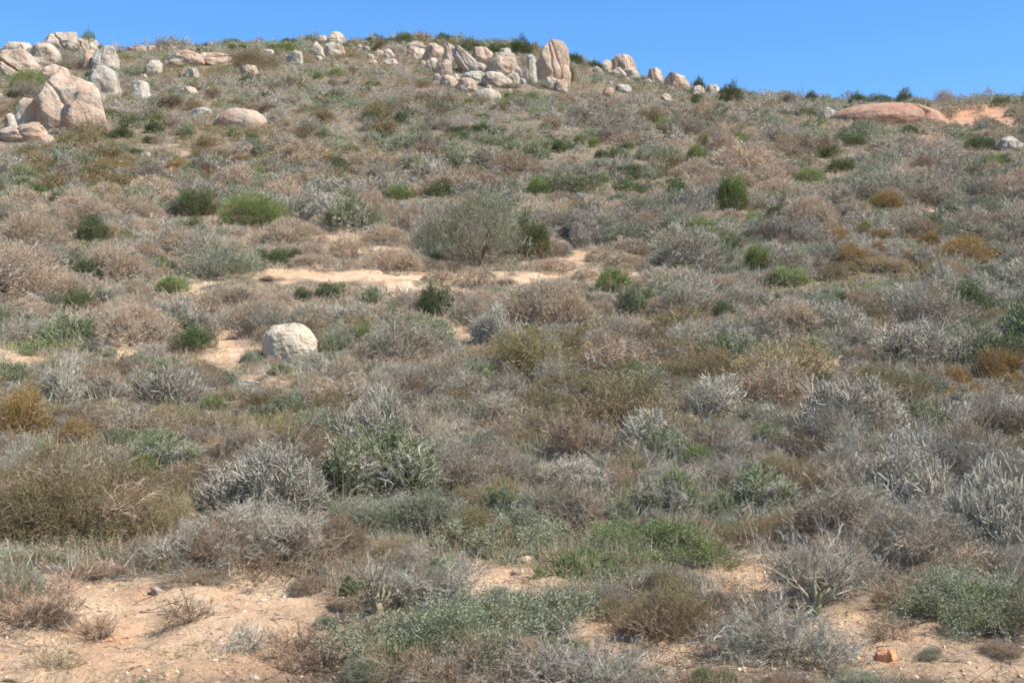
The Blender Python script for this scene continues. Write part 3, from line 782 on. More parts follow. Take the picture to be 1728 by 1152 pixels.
HERO = [
 # x, base row, w, h, kind, label
 (140,938,400,175,'olive',"broad yellow-olive fine-leaved bush at the left edge of the foreground"),
 (15,900,150,110,'olive',"olive bush cut by the left edge beside the broad yellow-olive one"),
 (443,888,215,135,'stick',"pale grey bush of upright finger stems behind the foreground sand"),
 (455,962,270,115,'grey',"dark mauve-grey twig bush at the sand edge, below pale finger stems"),
 (345,945,120,70,'grey',"small grey twig bush between the yellow-olive bush and the mauve-grey one"),
 (655,852,215,118,'gstick',"big dark green bush of upright stems in the lower centre"),
 (640,900,150,60,'sage',"low grey-green bush under the left side of the big dark green one"),
 (725,915,170,85,'sage',"soft green bush between the dark green bush and the sand"),
 (580,945,110,80,'russet',"thin brown twiggy bush right of the mauve-grey foreground bush"),
 (820,938,150,85,'olive',"brown and green twig bush at the upper edge of the centre sand"),
 (890,925,90,70,'sage',"grey-green shrub left of the round mauve bush in the lower centre"),
 (950,912,195,95,'grey',"rounded mauve-grey bush behind the bright green ground mat"),
 (965,842,130,66,'stick',"pale grass-like finger-stem bush above the rounded mauve bush"),
 (1105,945,250,70,'mat',"large bright green succulent mat in the lower centre"),
 (985,985,180,64,'mat',"green succulent patch spreading over the edge of the centre sand"),
 (1205,935,80,30,'mat',"thin green end of the succulent mat next to right sand"),
 (1310,868,150,75,'gstick',"dark green stem bush left of the grey thicket at right"),
 (1390,945,230,135,'grey',"large dark grey twig bush at the left of the right-hand thicket"),
 (1510,880,190,120,'stick',"pale finger-stem bush in the back of the right-hand thicket"),
 (1545,968,230,125,'grey',"brown-grey twig bush in the front of the right-hand thicket"),
 (1675,940,180,140,'stick',"tall pale finger-stem bush cut by the right edge"),
 (1250,835,150,60,'grey',"grey twig bush above the dark green stem bush at right"),
 (1112,1075,170,100,'olive',"dark olive low bush standing alone on the lower sand"),
 (1312,1108,210,80,'grey',"dark grey tangled twig bush on the sand at bottom right"),
 (1255,1060,90,36,'grey',"low sparse twig bush left of the bare forked shrub"),
 (1625,1065,230,85,'mat',"green succulent patch with white sticks at lower right"),
 (1575,1000,110,50,'sage',"grey-green low bush at the left of the lower right green patch"),
 (1715,1050,90,80,'mat',"green succulent clump cut by the lower right edge"),
 (48,1015,120,66,'sage',"blue-grey leafy bush at the left edge of the sand"),
 (70,1065,120,50,'russet',"low dead brown twig bush below the blue-grey bush at left"),
 (725,1028,110,75,'grey',"grey twig bush right behind the thick-stemmed dark plant"),
 (780,1080,190,70,'mat',"grey-green succulent patch in the bottom centre, left part"),
 (900,1070,150,66,'sage',"grey-green leafy patch in the bottom centre, right part"),
 (700,1125,160,55,'mat',"small green succulent patch near the bottom edge left of centre"),
 (980,1160,220,70,'grey',"low grey dead twig bush cut by the bottom edge at centre"),
 (760,1165,200,60,'grey',"low grey dead twig bush at the bottom edge left of centre"),
 (550,1062,55,26,'gstick',"tiny green tuft on the sand left of centre bottom"),
 (252,1158,40,24,'sage',"tiny blue-green tuft at the bottom edge on the left"),
 (1195,1150,90,40,'mat',"small green tuft patch at the bottom edge right of centre"),
 (1440,1165,150,40,'sage',"low grey-green patch cut by the bottom edge at right"),
 (1090,1140,70,30,'mat',"small green patch below the dark olive bush"),
 (1560,1110,60,30,'sage',"small blue-green tuft beside the orange stone"),
 (803,460,196,130,'sage',"very large grey-green bush standing centre of the middle slope"),
 (889,440,72,85,'dark',"dense green bush joined to the right of the very large one"),
 (727,432,70,75,'stick',"pale dead stick bush at left side of the very large one"),
 (1246,362,84,66,'green',"tall bright green feathery bush on the right middle slope"),
 (445,388,145,66,'green',"wide bright green feathery bush on the left middle slope"),
 (318,372,96,56,'dark',"dark green bush left of the wide bright green one"),
 (143,410,68,50,'dark',"dark green round bush on the far left middle slope"),
 (600,392,105,70,'gstick',"dull green bush right of the wide bright green one"),
 (355,478,150,66,'sage',"blue-grey bush with grey top on the left middle slope"),
 (352,440,105,62,'grey',"grey dome bush just behind the blue-grey one"),
 (735,540,72,62,'dark',"dark green bush below the centre sand strip"),
 (330,603,84,48,'dark',"dark bush with grey top left of the round whitish boulder"),
 (135,527,76,42,'dark',"dark green bush at left above the tan cushions"),
 (284,497,70,32,'green',"bright green low bush on the left end of the sand strip"),
 (556,504,56,30,'dark',"dark green small bush right of a touching pair under the sand strip"),
 (510,509,44,26,'dark',"dark green small bush left of a touching pair under the sand strip"),
 (620,516,56,32,'gstick',"dull green small bush right of the touching dark pair"),
 (1032,496,80,42,'green',"green bush at the right end of the sand strip"),
 (1072,538,64,56,'gstick',"grey-green bush below the green one at the sand strip end"),
 (1340,494,95,42,'green',"low bright green grassy bush on the right middle slope"),
 (1483,472,140,40,'olive',"wide olive-green bush right of the low grassy one"),
 (1410,476,58,34,'olive',"small olive bush between grassy bush and wide olive one"),
 (1165,458,140,76,'stick',"large pale stick bush right of the centre sand"),
 (1562,400,58,46,'russet',"rusty brown bush on the right slope by the small sand gap"),
 (1508,353,66,36,'gold',"golden bush above the rusty brown one at right"),
 (1580,412,50,24,'gold',"small golden bush right below the rusty brown one"),
 (1650,442,110,42,'gold',"broad golden-brown bush near the right edge"),
 (1498,402,50,20,'gold',"flat golden bush left of the rusty brown one"),
 (672,336,54,28,'green',"small bright green bush above the very large central one, left"),
 (742,333,66,34,'dark',"dark spreading bush above the very large central one"),
 (822,361,28,24,'dark',"tiny dark bush peeping over the very large central one"),
 (906,326,54,32,'green',"bright green bush on the slope above the centre, left of grey-green"),
 (965,328,100,56,'gstick',"grey-green wide bush right of the bright green one above centre"),
 (1021,306,24,20,'green',"tiny green bush on the slope right of the grey-green wide one"),
 (1100,301,50,28,'sage',"sage bush by itself in tan cushions right of centre"),
 (1404,263,44,24,'dark',"dark green round bush below the broad red dome, upper of two"),
 (1425,287,52,24,'dark',"dark green flat bush below the broad red dome, lower of two"),
 (1460,240,56,20,'dark',"dark flat bush right under the whitish stone of the red dome"),
 (1372,305,60,26,'green',"green low bush on the right slope below the two dark ones"),
 (1236,166,52,36,'dark',"dark green bush on the skyline right of the low boulders"),
 (1004,243,26,20,'green',"tiny bright green bush high on the slope below the pillar"),
 (945,560,140,80,'tan',"large tan bush of fine twigs below the centre sand"),
 (640,412,88,36,'tan',"smooth tan cushion bush in the sand above the centre strip"),
 (480,412,130,44,'tan',"wide tan cushion bush below the wide bright green one"),
 (580,442,86,42,'tan',"tan cushion bush casting a dark shadow on the centre sand"),
 (668,462,110,44,'tan',"tan cushion bush left of the very large central bush, front"),
 (703,395,76,52,'tan',"tan cushion bush left of the very large central bush, behind"),
 (230,590,150,80,'tan',"large brown-tan cushion bush on the left middle slope"),
 (200,480,90,60,'tan',"tan cushion bush at left above the green low bush"),
 (1020,445,80,32,'tan',"low tan cushion bush right of the centre bush"),
 (1050,460,90,34,'tan',"tan cushion bush left of the large pale stick bush"),
 (680,622,140,86,'grey',"round silver-grey dead bush right of the round whitish boulder"),
 (575,600,80,50,'sage',"green-grey bush touching the right side of the whitish boulder"),
 (520,628,70,34,'stick',"small pale twig bush in front of the whitish boulder"),
 (1188,712,130,74,'stick',"tall pale green stick bush in the right middle"),
 (1550,562,150,92,'grey',"large grey bush of upright twigs at right"),
 (1565,625,180,80,'stick',"silvery stick bush below the large grey one at right"),
 (1662,648,74,58,'gold',"orange-brown bush near right edge beside the silvery sticks"),
 (622,748,125,90,'stick',"round silvery dead stick bush in the left centre"),
 (55,740,120,84,'gold',"golden bush at the left edge above the yellow-olive one"),
 (135,748,72,46,'gold',"bright orange-brown bush right of the golden left-edge bush"),
 (120,690,100,80,'stick',"pale stick bush with green stems on the left"),
 (285,690,130,70,'stick',"pale silvery stick bush left of the sand at the boulder"),
 (830,720,120,60,'grey',"blue-grey twig bush in the middle right of the round silvery one"),
 (975,780,130,90,'russet',"red-brown fine twig bush in the lower centre"),
 (1310,690,140,80,'russet',"red-brown bush of dry leaves right of the pale green sticks"),
 (70,602,170,36,'mat',"low green mat on the left above the small sand patch"),
 (240,815,70,50,'green',"green leafy bush behind the yellow-olive bush"),
 (1175,785,80,34,'green',"small fresh green tuft bush above the right sand gap"),
 (360,695,50,30,'green',"small fresh green tuft under the silvery sticks at left"),
 (888,82,52,32,'dark',"dark green tree-like bush on the skyline left of the pillar"),
 (845,80,60,24,'dark',"dark hedge-like bush on the skyline behind the boulder heap, right part"),
 (795,76,56,24,'dark',"dark hedge-like bush on the skyline behind the boulder heap, left part"),
 (752,70,40,20,'olive',"brownish bush on the skyline above the left of the heap"),
 (136,62,38,24,'green',"green bush on the far left skyline beside the flat slab"),
 (68,66,40,18,'olive',"olive bush in front of the flat slab on the far left skyline"),
 (420,108,88,36,'olive',"long dark olive bush right of the pink ledge"),
 (14,142,84,36,'green',"green bush at the left edge between outcrop boulders"),
 (34,160,60,36,'grey',"grey bush below the green one among the outcrop boulders"),
 (100,110,60,34,'grey',"grey bush in the hollow of the left outcrop"),
 (66,206,24,12,'olive',"small olive bush at the foot of the biggest outcrop boulder"),
 (192,230,46,26,'dark',"dark bush right of the left outcrop"),
 (308,180,52,24,'olive',"green-brown bush left of the smooth pink dome rock"),
 (250,218,44,22,'dark',"flat dark bush between the left outcrop and the pink dome rock"),
 (966,130,26,34,'olive',"olive bush growing at the right of the tall pillar"),
 (910,140,50,16,'sage',"green-grey bush along the foot of the tall pillar"),
 (872,143,60,16,'sage',"green-grey low bush under the boulders left of the pillar"),
 (1610,162,52,20,'grey',"grey-brown bush on the skyline right of the red dome"),
 (1500,163,60,14,'dark',"flat dark bush on the skyline behind the red dome"),
 (1380,158,26,14,'dark',"small dark bush on the skyline left of the red dome"),
 (1185,138,22,18,'dark',"small dark bush between skyline boulders at right"),
 (1665,248,60,28,'dark',"dark bush left of the rock at the right edge"),
]
HERO += [
 (520,452,84,26,'tan',"low tan cushion bush on the left part of the centre sand strip"),
 (745,478,60,22,'tan',"small tan cushion bush on the sand strip below the very large central bush"),
 (930,462,90,26,'tan',"flat tan cushion bush on the sand right below the dense green bush"),
 (850,484,50,18,'russet',"small brown tuft on the lower rim of the centre sand strip"),
 (985,474,56,22,'tan',"small tan cushion at the right end of the centre sand strip"),
 (455,476,40,14,'russet',"tiny dark brown tuft on the left end of the centre sand strip"),
 (1480,925,170,95,'grey',"mauve-grey twig bush in the middle of the right-hand thicket"),
 (845,1020,90,36,'sage',"small grey-green tuft at the top of the bottom centre patches"),
 (660,1085,110,55,'russet',"thin brown twiggy bush left of the bottom centre green patches"),
 (620,1150,120,50,'sage',"grey-green patch with whitish twig at the bottom, left of centre"),
 (850,1130,150,55,'russet',"brown dead twig tangle under the bottom centre green patches"),
 (940,1110,110,45,'mat',"thin green succulent fringe right of the bottom centre patches"),
 (1060,1155,70,36,'russet',"small brown twig tangle at the bottom edge below the dark olive bush"),
 (1330,1160,120,36,'russet',"low brown twigs at the bottom edge below the tangled twig bush"),
 (1680,1110,90,40,'russet',"low brown twigs at the bottom right below the green clump"),
 (1150,1000,50,16,'russet',"thin twigs behind the dark olive bush on the sand"),
 (1455,990,70,40,'grey',"sparse grey bush right of the bare pale forked shrub"),
 (180,985,150,30,'russet',"thin dead twigs below the broad olive bush on the sand"),
 (330,985,140,34,'russet',"thin dark twigs below the small grey twig bush on the sand"),
 (530,1000,110,36,'russet',"thin dark twigs at the right foot of the mauve-grey bush"),
]
HERO_FOOT = []
def slope_at(X, Y):
    return float((ground0(X, Y + .6) - ground0(X, Y - .6)) / 1.2)
def settle(o, X, Y, rz):
    sl = math.atan(slope_at(X, Y)) * .85
    o.rotation_euler = (Matrix.Rotation(sl, 3, 'X') @ Matrix.Rotation(rz, 3, 'Z')).to_euler()
rgp = np.random.RandomState(5)
USED = {}
def build_heroes():
    for (x, yb, w, h, kind, label) in HERO:
        X, Y, Z = at(x, yb)
        W = w * Y / FPX
        dy = min(W, 2.6) * .42
        Yc = Y + dy; Xc = X * Yc / Y
        Zc = float(ground(Xc, Yc))
        W = w * Yc / FPX * 1.04
        top = CAMZ + (HOR - (yb - h)) / FPX * Yc
        H = min(max(top - Zc, h * Y / FPX * .62), 1.45 * h * Y / FPX)
        if w > 300:                              # a broad bush still has its own plausible depth
            pass
        rz = float(rgp.uniform(0, 6.28)) if abs(W - H) > 0 else 0
        sx = 1.0
        o = plant(kind, Xc, Yc, Zc, W * 1.07, H * 1.12, rz, rgp, own=True)
        settle(o, Xc, Yc, rz)
        tag(o, label, CATEG.get(kind, "bush"), GROUP[kind])
        HERO_FOOT.append((Xc, Yc, W / 2, x, yb, w, h))
        USED[kind] = USED.get(kind, 0) + 1
build_heroes()

# ------------------------------------------------------------------ bushes over the rest of the slope
KN = list(KIND)
BANDS = [  # row, weights
 (60,  dict(grey=.32, olive=.22, dark=.14, sage=.2, russet=.10)),
 (130, dict(grey=.46, sage=.22, olive=.14, russet=.10, green=.02, dark=.06)),
 (230, dict(grey=.46, sage=.20, olive=.12, russet=.08, tan=.03, green=.04, dark=.05, gstick=.05, stick=.05)),
 (300, dict(grey=.34, sage=.24, tan=.10, green=.05, olive=.07, stick=.11, dark=.05, gstick=.06)),
 (400, dict(grey=.32, tan=.14, stick=.16, sage=.17, green=.05, gstick=.09, olive=.03, dark=.04)),
 (520, dict(grey=.28, stick=.15, tan=.12, sage=.16, gstick=.11, green=.06, russet=.08, dark=.04)),
 (620, dict(grey=.30, russet=.2, olive=.18, stick=.15, sage=.09, gstick=.10)),
 (760, dict(grey=.34, russet=.18, olive=.17, stick=.14, sage=.08, gstick=.10)),
 (900, dict(grey=.34, russet=.14, olive=.12, stick=.12, sage=.14, gstick=.08, mat=.1)),
]
BLOBS = [  # cx, cy, rx, ry, kind, strength
 (850,335,370,32,'tan',1.78),(1020,345,200,30,'tan',1.64),(500,400,190,40,'tan',1.37),(620,425,150,45,'tan',1.92),(230,440,120,55,'tan',1.37),
 (240,530,190,45,'tan',2.19),(120,500,120,40,'tan',0.96),(440,525,150,32,'tan',2.05),(1200,330,100,40,'tan',1.37),(1440,255,320,45,'tan',0.68),
 (770,510,150,32,'tan',1.64),(40,430,120,60,'tan',0.68),(1280,295,110,35,'tan',1.09),(960,525,110,35,'tan',1.37),(700,290,300,25,'tan',0.68),(150,230,200,30,'tan',0.41),
 (400,230,240,38,'olive',1.08),(90,300,130,34,'olive',1.22),(250,290,160,26,'gold',0.34),(620,262,180,26,'olive',0.68),(1150,620,230,60,'olive',1.35),(900,690,110,90,'olive',1.35),
 (1120,720,100,50,'olive',0.81),(60,700,130,60,'gold',1.35),(1620,430,130,36,'gold',0.68),(1480,470,130,24,'olive',0.68),(990,750,100,60,'olive',0.81),(560,740,90,40,'olive',0.54),
 (1640,640,90,80,'gold',0.41),(480,270,60,20,'gold',0.68),(560,300,200,20,'grey',.5),
 (1500,300,280,55,'sage',0.81),(1150,285,160,35,'sage',0.54),(350,455,120,45,'sage',0.68),(80,765,230,32,'sage',1.62),(1190,690,110,40,'sage',0.68),(90,640,110,40,'stick',0.68),
 (1580,560,180,100,'stick',0.94),(1600,860,180,120,'stick',0.45),(1150,420,140,50,'stick',0.81),(1330,400,150,60,'stick',0.54),(1480,390,240,60,'grey',.9),
 (900,200,700,70,'grey',.5),(100,420,150,80,'grey',.6),(750,660,180,70,'grey',.6),(1650,350,130,80,'grey',.5),
 (310,720,190,70,'russet',1.08),(1330,670,140,50,'russet',0.94),(600,650,140,50,'russet',0.81),(1420,740,220,60,'russet',0.68),(760,200,500,90,'russet',0.14),
 (1130,510,150,30,'gstick',.6),(1340,500,120,30,'green',.4),(1640,480,120,30,'gstick',.4),(980,860,200,50,'gstick',.4),(650,860,150,40,'sage',0.81),
 (1300,90,300,60,'dark',.15),(1650,740,120,60,'grey',.6),(1200,760,150,40,'straw_',0),
]
def kind_weights(px, py):
    rows = [b[0] for b in BANDS]
    i = int(np.clip(np.searchsorted(rows, py) - 1, 0, len(rows) - 2))
    t = min(max((py - rows[i]) / (rows[i + 1] - rows[i]), 0), 1)
    w = {k: BANDS[i][1].get(k, 0) * (1 - t) + BANDS[i + 1][1].get(k, 0) * t for k in KN}
    for cx, cy, rx, ry, k, s in BLOBS:
        q = ((px - cx) / rx) ** 2 + ((py - cy) / ry) ** 2
        if q < 4 and k in w:
            w[k] += s * math.exp(-q * 1.1)
    # plants of one kind keep company: patches drawn in the ground plane by the caller
    return w
SIZE = {'grey': (.5, .95), 'russet': (.45, .85), 'tan': (.55, 1.1), 'stick': (.4, .8), 'gstick': (.45, .85), 'green': (.35, .7), 'dark': (.35, .7),
        'olive': (.45, .85), 'gold': (.4, .65), 'sage': (.4, .8), 'mat': (.4, .7)}
HR = {'grey': 1.0, 'russet': .85, 'tan': .86, 'stick': 1.05, 'gstick': 1.0, 'green': 1.0, 'dark': .95, 'olive': .8, 'gold': .85, 'sage': .8, 'mat': .32}
LAND = [(492,590,"the round whitish boulder"),(810,400,"the very large central bush"),(931,100,"the tall granite pillar"),(1507,185,"the broad red rock dome"),
        (398,195,"the smooth pink dome rock"),(105,160,"the left boulder outcrop"),(1246,330,"the tall feathery bush"),(445,355,"the wide feathery bush"),
        (780,110,"the central boulder heap"),(1113,115,"the right skyline boulders"),(320,88,"the long pink ledge"),(655,795,"the big green stem bush"),
        (140,860,"the broad olive bush"),(1675,870,"the pale stems at right edge"),(1562,380,"the rusty brown bush"),(1550,520,"the large grey upright bush"),
        (1188,680,"the pale green stick bush"),(735,510,"the dark bush under the sand"),(1340,475,"the low grassy green bush"),(224,145,"the lone pale rock"),
        (145,385,"the dark round left bush"),(622,705,"the round silvery bush"),(1165,420,"the large pale stick bush"),(550,55,"the small skyline boulder stack"),
        (135,725,"the orange left bush"),(1105,900,"the large green mat"),(1390,880,"the dark grey twig thicket"),(821,148,"the pale heap dome rock")]
def where(px, py):
    best = min(LAND, key=lambda l: ((px - l[0]) / 1.0) ** 2 + ((py - l[1]) * 1.6) ** 2)
    dx, dy = px - best[0], py - best[1]
    d = math.hypot(dx, dy)
    near = "just " if d < 60 else ""
    if abs(dx) < abs(dy) * .5: dr = "above" if dy < 0 else "below"
    elif abs(dy) < abs(dx) * .5: dr = "left of" if dx < 0 else "right of"
    else: dr = ("above and " if dy < 0 else "below and ") + ("left of" if dx < 0 else "right of")
    return near + dr + " " + best[2]

def scatter():
    rg = np.random.RandomState(21)
    N = 42000
    Yc = np.sqrt(rg.uniform(9.5 ** 2, 158 ** 2, N)); 
    near = rg.uniform(0, 1, N) < .36
    Yc = np.where(near, rg.uniform(9.5, 60, N), Yc)
    U = rg.uniform(-.405, .405, N)
    Xc = U * Yc
    Zc = ground(Xc, Yc); px, py = project(Xc, Yc, Zc)
    patch = fbm(Xc / 5.5, Yc / 5.5, s=77, oct=2); patch2 = fbm(Xc / 4 + 50, Yc / 4, s=78, oct=2)
    for (hx, hy, hw, hh) in ((1368, 1020, 170, 125), (640, 1030, 125, 110), (1392, 1006, 150, 90)):
        X, Y, Z = at(hx, hy); HERO_FOOT.append((X, Y + .1, hw * Y / FPX / 2, hx, hy, hw, hh))
    PR = np.array(ROCK_FOOT); PH = np.array(HERO_FOOT)
    grid = {}; out = []
    for (X, Y, r, *_) in HERO_FOOT:
        grid.setdefault((int(X // 2), int(Y // 2)), []).append((X, Y, r * .8))
    for i in range(N):
        X, Y, x, y = Xc[i], Yc[i], px[i], py[i]
        if Y < 10.8 and rg.uniform() < .6: continue
        w = kind_weights(x, y)
        wk = np.array([w[k] for k in KN]) + 1e-6
        # company
        seedn = np.array([vnoise(X / 5 + 13 * j, Y / 5, s=50 + j) + .8 * float(vnoise(X / 17 + 5 * j, Y / 17, s=150 + j)) for j in range(len(KN))])
        wk = wk * np.exp(1.4 * seedn); wk /= wk.sum()
        k = KN[int(rg.choice(len(KN), p=wk))]
        lo, hi = SIZE[k]
        r = (lo * .7 + (hi * 1.05 - lo * .7) * rg.uniform() ** 1.25) * (1 + .35 * sstep(45, 120, Y)) * rg.choice([.6, .8, 1, 1, 1.15, 1.45])
        if Y < 14: r *= .8
        h = r * HR[k] * rg.uniform(.8, 1.2)
        hp, rp = h * FPX / Y, r * FPX / Y
        nb = 15 * float(fbm(X / 1.4, Y / 1.4, s=210, oct=2)); ub = rg.uniform(.25, .6); ok = False
        for shrink in (1, .6, .42):                 # where a full-sized bush would stand in the way, a smaller one grows
            if shrink < 1: r *= shrink; h *= shrink; hp *= shrink; rp *= shrink
            b = bareness(nb + np.array([x, x - rp * .7, x + rp * .7, x, x]), np.array([y, y, y, y - hp * .55, y - hp * .95]))
            if (b * [1, .6, .6, .9, .8]).max() > ub: continue
            d = np.hypot(PR[:, 0] - X, (PR[:, 1] - Y))
            if (d < PR[:, 2] * .95 + r * .45).any(): continue
            if ((PR[:, 1] > Y) & (np.abs(PR[:, 3] - x) < PR[:, 5] / 2 + rp * .75) & (y - hp < PR[:, 4] - PR[:, 6] * .34) & (y > PR[:, 4] - PR[:, 6])).any(): continue
            if ((PH[:, 1] > Y) & (np.abs(PH[:, 3] - x) < PH[:, 5] * .46 + rp * .6) & (y - hp < PH[:, 4] - PH[:, 6] * .22) & (y > PH[:, 4] - PH[:, 6])).any(): continue
            ok = True; break
        if not ok: continue
        gx, gy = int(X // 2), int(Y // 2); bad = False
        sep = .50 if Y < 60 else .60
        for a in (-1, 0, 1):
            for c in (-1, 0, 1):
                for (qx, qy, qr) in grid.get((gx + a, gy + c), ()):
                    if math.hypot(qx - X, qy - Y) < (qr + r) * sep: bad = True; break
                if bad: break
            if bad: break
        if bad: continue
        grid.setdefault((gx, gy), []).append((X, Y, r))
        out.append((k, X, Y, Zc[i], r, h, x, y, hp, rp))
    return out
SC = scatter()
def size_word(k, r):
    lo, hi = SIZE[k]
    return "small " if r < lo + .3 * (hi - lo) else ("large " if r > lo + 1.0 * (hi - lo) else "")
def build_scatter():
    rg = np.random.RandomState(8)
    bykind = {}
    for s in SC: bykind.setdefault(s[0], []).append(s)
    made = []; rest = []
    for k, L in bykind.items():
        L.sort(key=lambda s: -s[4] / s[2])
        vis = [s for s in L]
        cap = 298 - USED.get(k, 0)
        for s in vis[:cap]:
            _, X, Y, Z, r, h, x, y, hp, rp = s
            rz = float(rg.uniform(0, 6.28))
            lod = 0 if Y < 16 else (1 if Y < 46 else 2)
            o = plant(k, X, Y, Z, 2 * r, h, rz, rg, lod, float(rg.uniform(.78, 1.28)))
            settle(o, X, Y, rz)
            made.append((o, k, x, y, r))
        rest += vis[cap:]
    groups = {}
    for m in made:
        o, k, x, y, r = m
        base = DESC[k].format(s=size_word(k, r)) + " " + where(x, y - 10)
        groups.setdefault(base, []).append(m)
    for base, L in groups.items():
        L.sort(key=lambda m: m[2])
        n = len(L)
        for i, (o, k, x, y, r) in enumerate(L):
            if n == 1: lab = base
            elif n == 2: lab = base + (", left one" if i == 0 else ", right one")
            elif n == 3: lab = base + (", leftmost", ", middle one", ", rightmost")[i]
            else: lab = base + (", leftmost" if i == 0 else ", rightmost" if i == n - 1 else "")
            while len(lab.replace("-", " ").split()) > 16 and "just " in lab: lab = lab.replace("just ", "", 1)
            if len(lab.replace("-", " ").split()) > 16: lab = lab.replace("small ", "", 1).replace("large ", "", 1) if lab.startswith(("small ", "large ")) else lab.rsplit(",", 1)[0]
            tag(o, lab, CATEG.get(k, "bush"), GROUP[k])
    print("individual bushes", len(made), "rest", len(rest), {k: len(v) for k, v in bykind.items()})
    return rest
REST = build_scatter()

# ------------------------------------------------------------------ stuff nobody could count
def scatter_tufts(name, label, cat, items, mats, tmpl):
    """items: (X, Y, Z, size, material index); each a little tuft"""
    rg = np.random.RandomState(4)
    Vs, Ts, Ms, Rs, o = [], [], [], [], 0
    items = np.array(items)
    for mi in range(len(mats)):
        I = items[items[:, 4] == mi]
        if len(I) == 0: continue
        D = np.tile([0, 0, 1.], (len(I), 1)) + rg.normal(size=(len(I), 3)) * .12
        D /= np.linalg.norm(D, axis=1)[:, None]
        V, T, r = place(tmpl[mi], I[:, :3], D, I[:, 3], rg)
        Vs.append(V); Ts.append(T + o); Rs.append(r); Ms.append(np.full(len(T), mi)); o += len(V)
    me = new_mesh(name, np.vstack(Vs), np.vstack(Ts), mats, mi=np.concatenate(Ms), rnd=np.concatenate(Rs))
    return tag(link(name, me), label, cat, kind="stuff")
def tuft(rg, n, L, r, spread, wide=.5):
    parts = []
    for _ in range(n):
        b = np.array([rg.normal() * wide * .5, rg.normal() * wide * .5, 0]) 
        d = rdir(rg, spread); parts.append(spike(b, b + d * L * rg.uniform(.5, 1.2), r))
    return join(parts)
def tuft_leaf(rg, n, L, W, spread, wide=.5):
    parts = []
    for _ in range(n):
        b = np.array([rg.normal() * wide * .5, rg.normal() * wide * .5, rg.uniform(0, .5)])
        parts.append(leaf(b, rdir(rg, spread), L * rg.uniform(.6, 1.2), W, rg))
    return join(parts)
def build_rest_scrub():
    if not REST: return
    rg = np.random.RandomState(6)
    kinds = sorted(set(s[0] for s in REST)); mats = [M[k] for k in kinds]
    Vs, Ts, Ms, Rs, o = [], [], [], [], 0
    for mi, k in enumerate(kinds):
        K = KIND[k]
        protos = []
        for v in range(6):                        # three full ones, three light ones for small bushes
            P, D = crown(rg, 90 if v < 3 else 40, K['lobes'], 0, .4, K['up'], K['jit'])
            P = P * [K['R'] * .85, K['R'] * .85, K['H'] * .85]
            if K['t'] == 'leafy': tm = [t_leafy(rg, .22, .011, 5, .10, .034, K['sp']) for _ in range(4)]
            elif K['t'] == 'finger': tm = [t_finger(rg, .22, .018, 1) for _ in range(4)]
            else: tm = [t_twig(rg, .25, .018, 3) for _ in range(4)]
            P = P - D * .1; P[:, 2] = np.maximum(P[:, 2], 0)
            q = place(tm, P, D, np.full(len(P), 1.0 if v < 3 else 1.3), rg); protos.append((q[0].astype(np.float32), q[1].astype(np.int32), q[2].astype(np.float32)))
        for s in REST:
            if s[0] != k: continue
            _, X, Y, Z, r, h = s[:6]
            V, T, q = protos[rg.randint(3) + (3 if r < .5 or Y > 125 else 0)]
            a = rg.uniform(0, 6.28); c, sn = math.cos(a), math.sin(a)
            W = np.stack([(V[:, 0] * c - V[:, 1] * sn) * r / K['R'], (V[:, 0] * sn + V[:, 1] * c) * r / K['R'], V[:, 2] * h / K['H']], 1)
            W[:, 2] += W[:, 1] * slope_at(X, Y) * .85
            W += [X, Y, Z]; W = W.astype(np.float32)
            Vs.append(W); Ts.append(T + o); Ms.append(np.full(len(T), mi)); Rs.append(np.clip(q * .6 + rg.uniform(-.15, .25), 0, 1)); o += len(V)
    me = new_mesh("distant_scrub", np.vstack(Vs), np.vstack(Ts), mats, mi=np.concatenate(Ms), rnd=np.concatenate(Rs))
    tag(link("distant_scrub", me), "mass of far scrub bushes covering the upper slope", "scrub", kind="stuff")
build_rest_scrub()

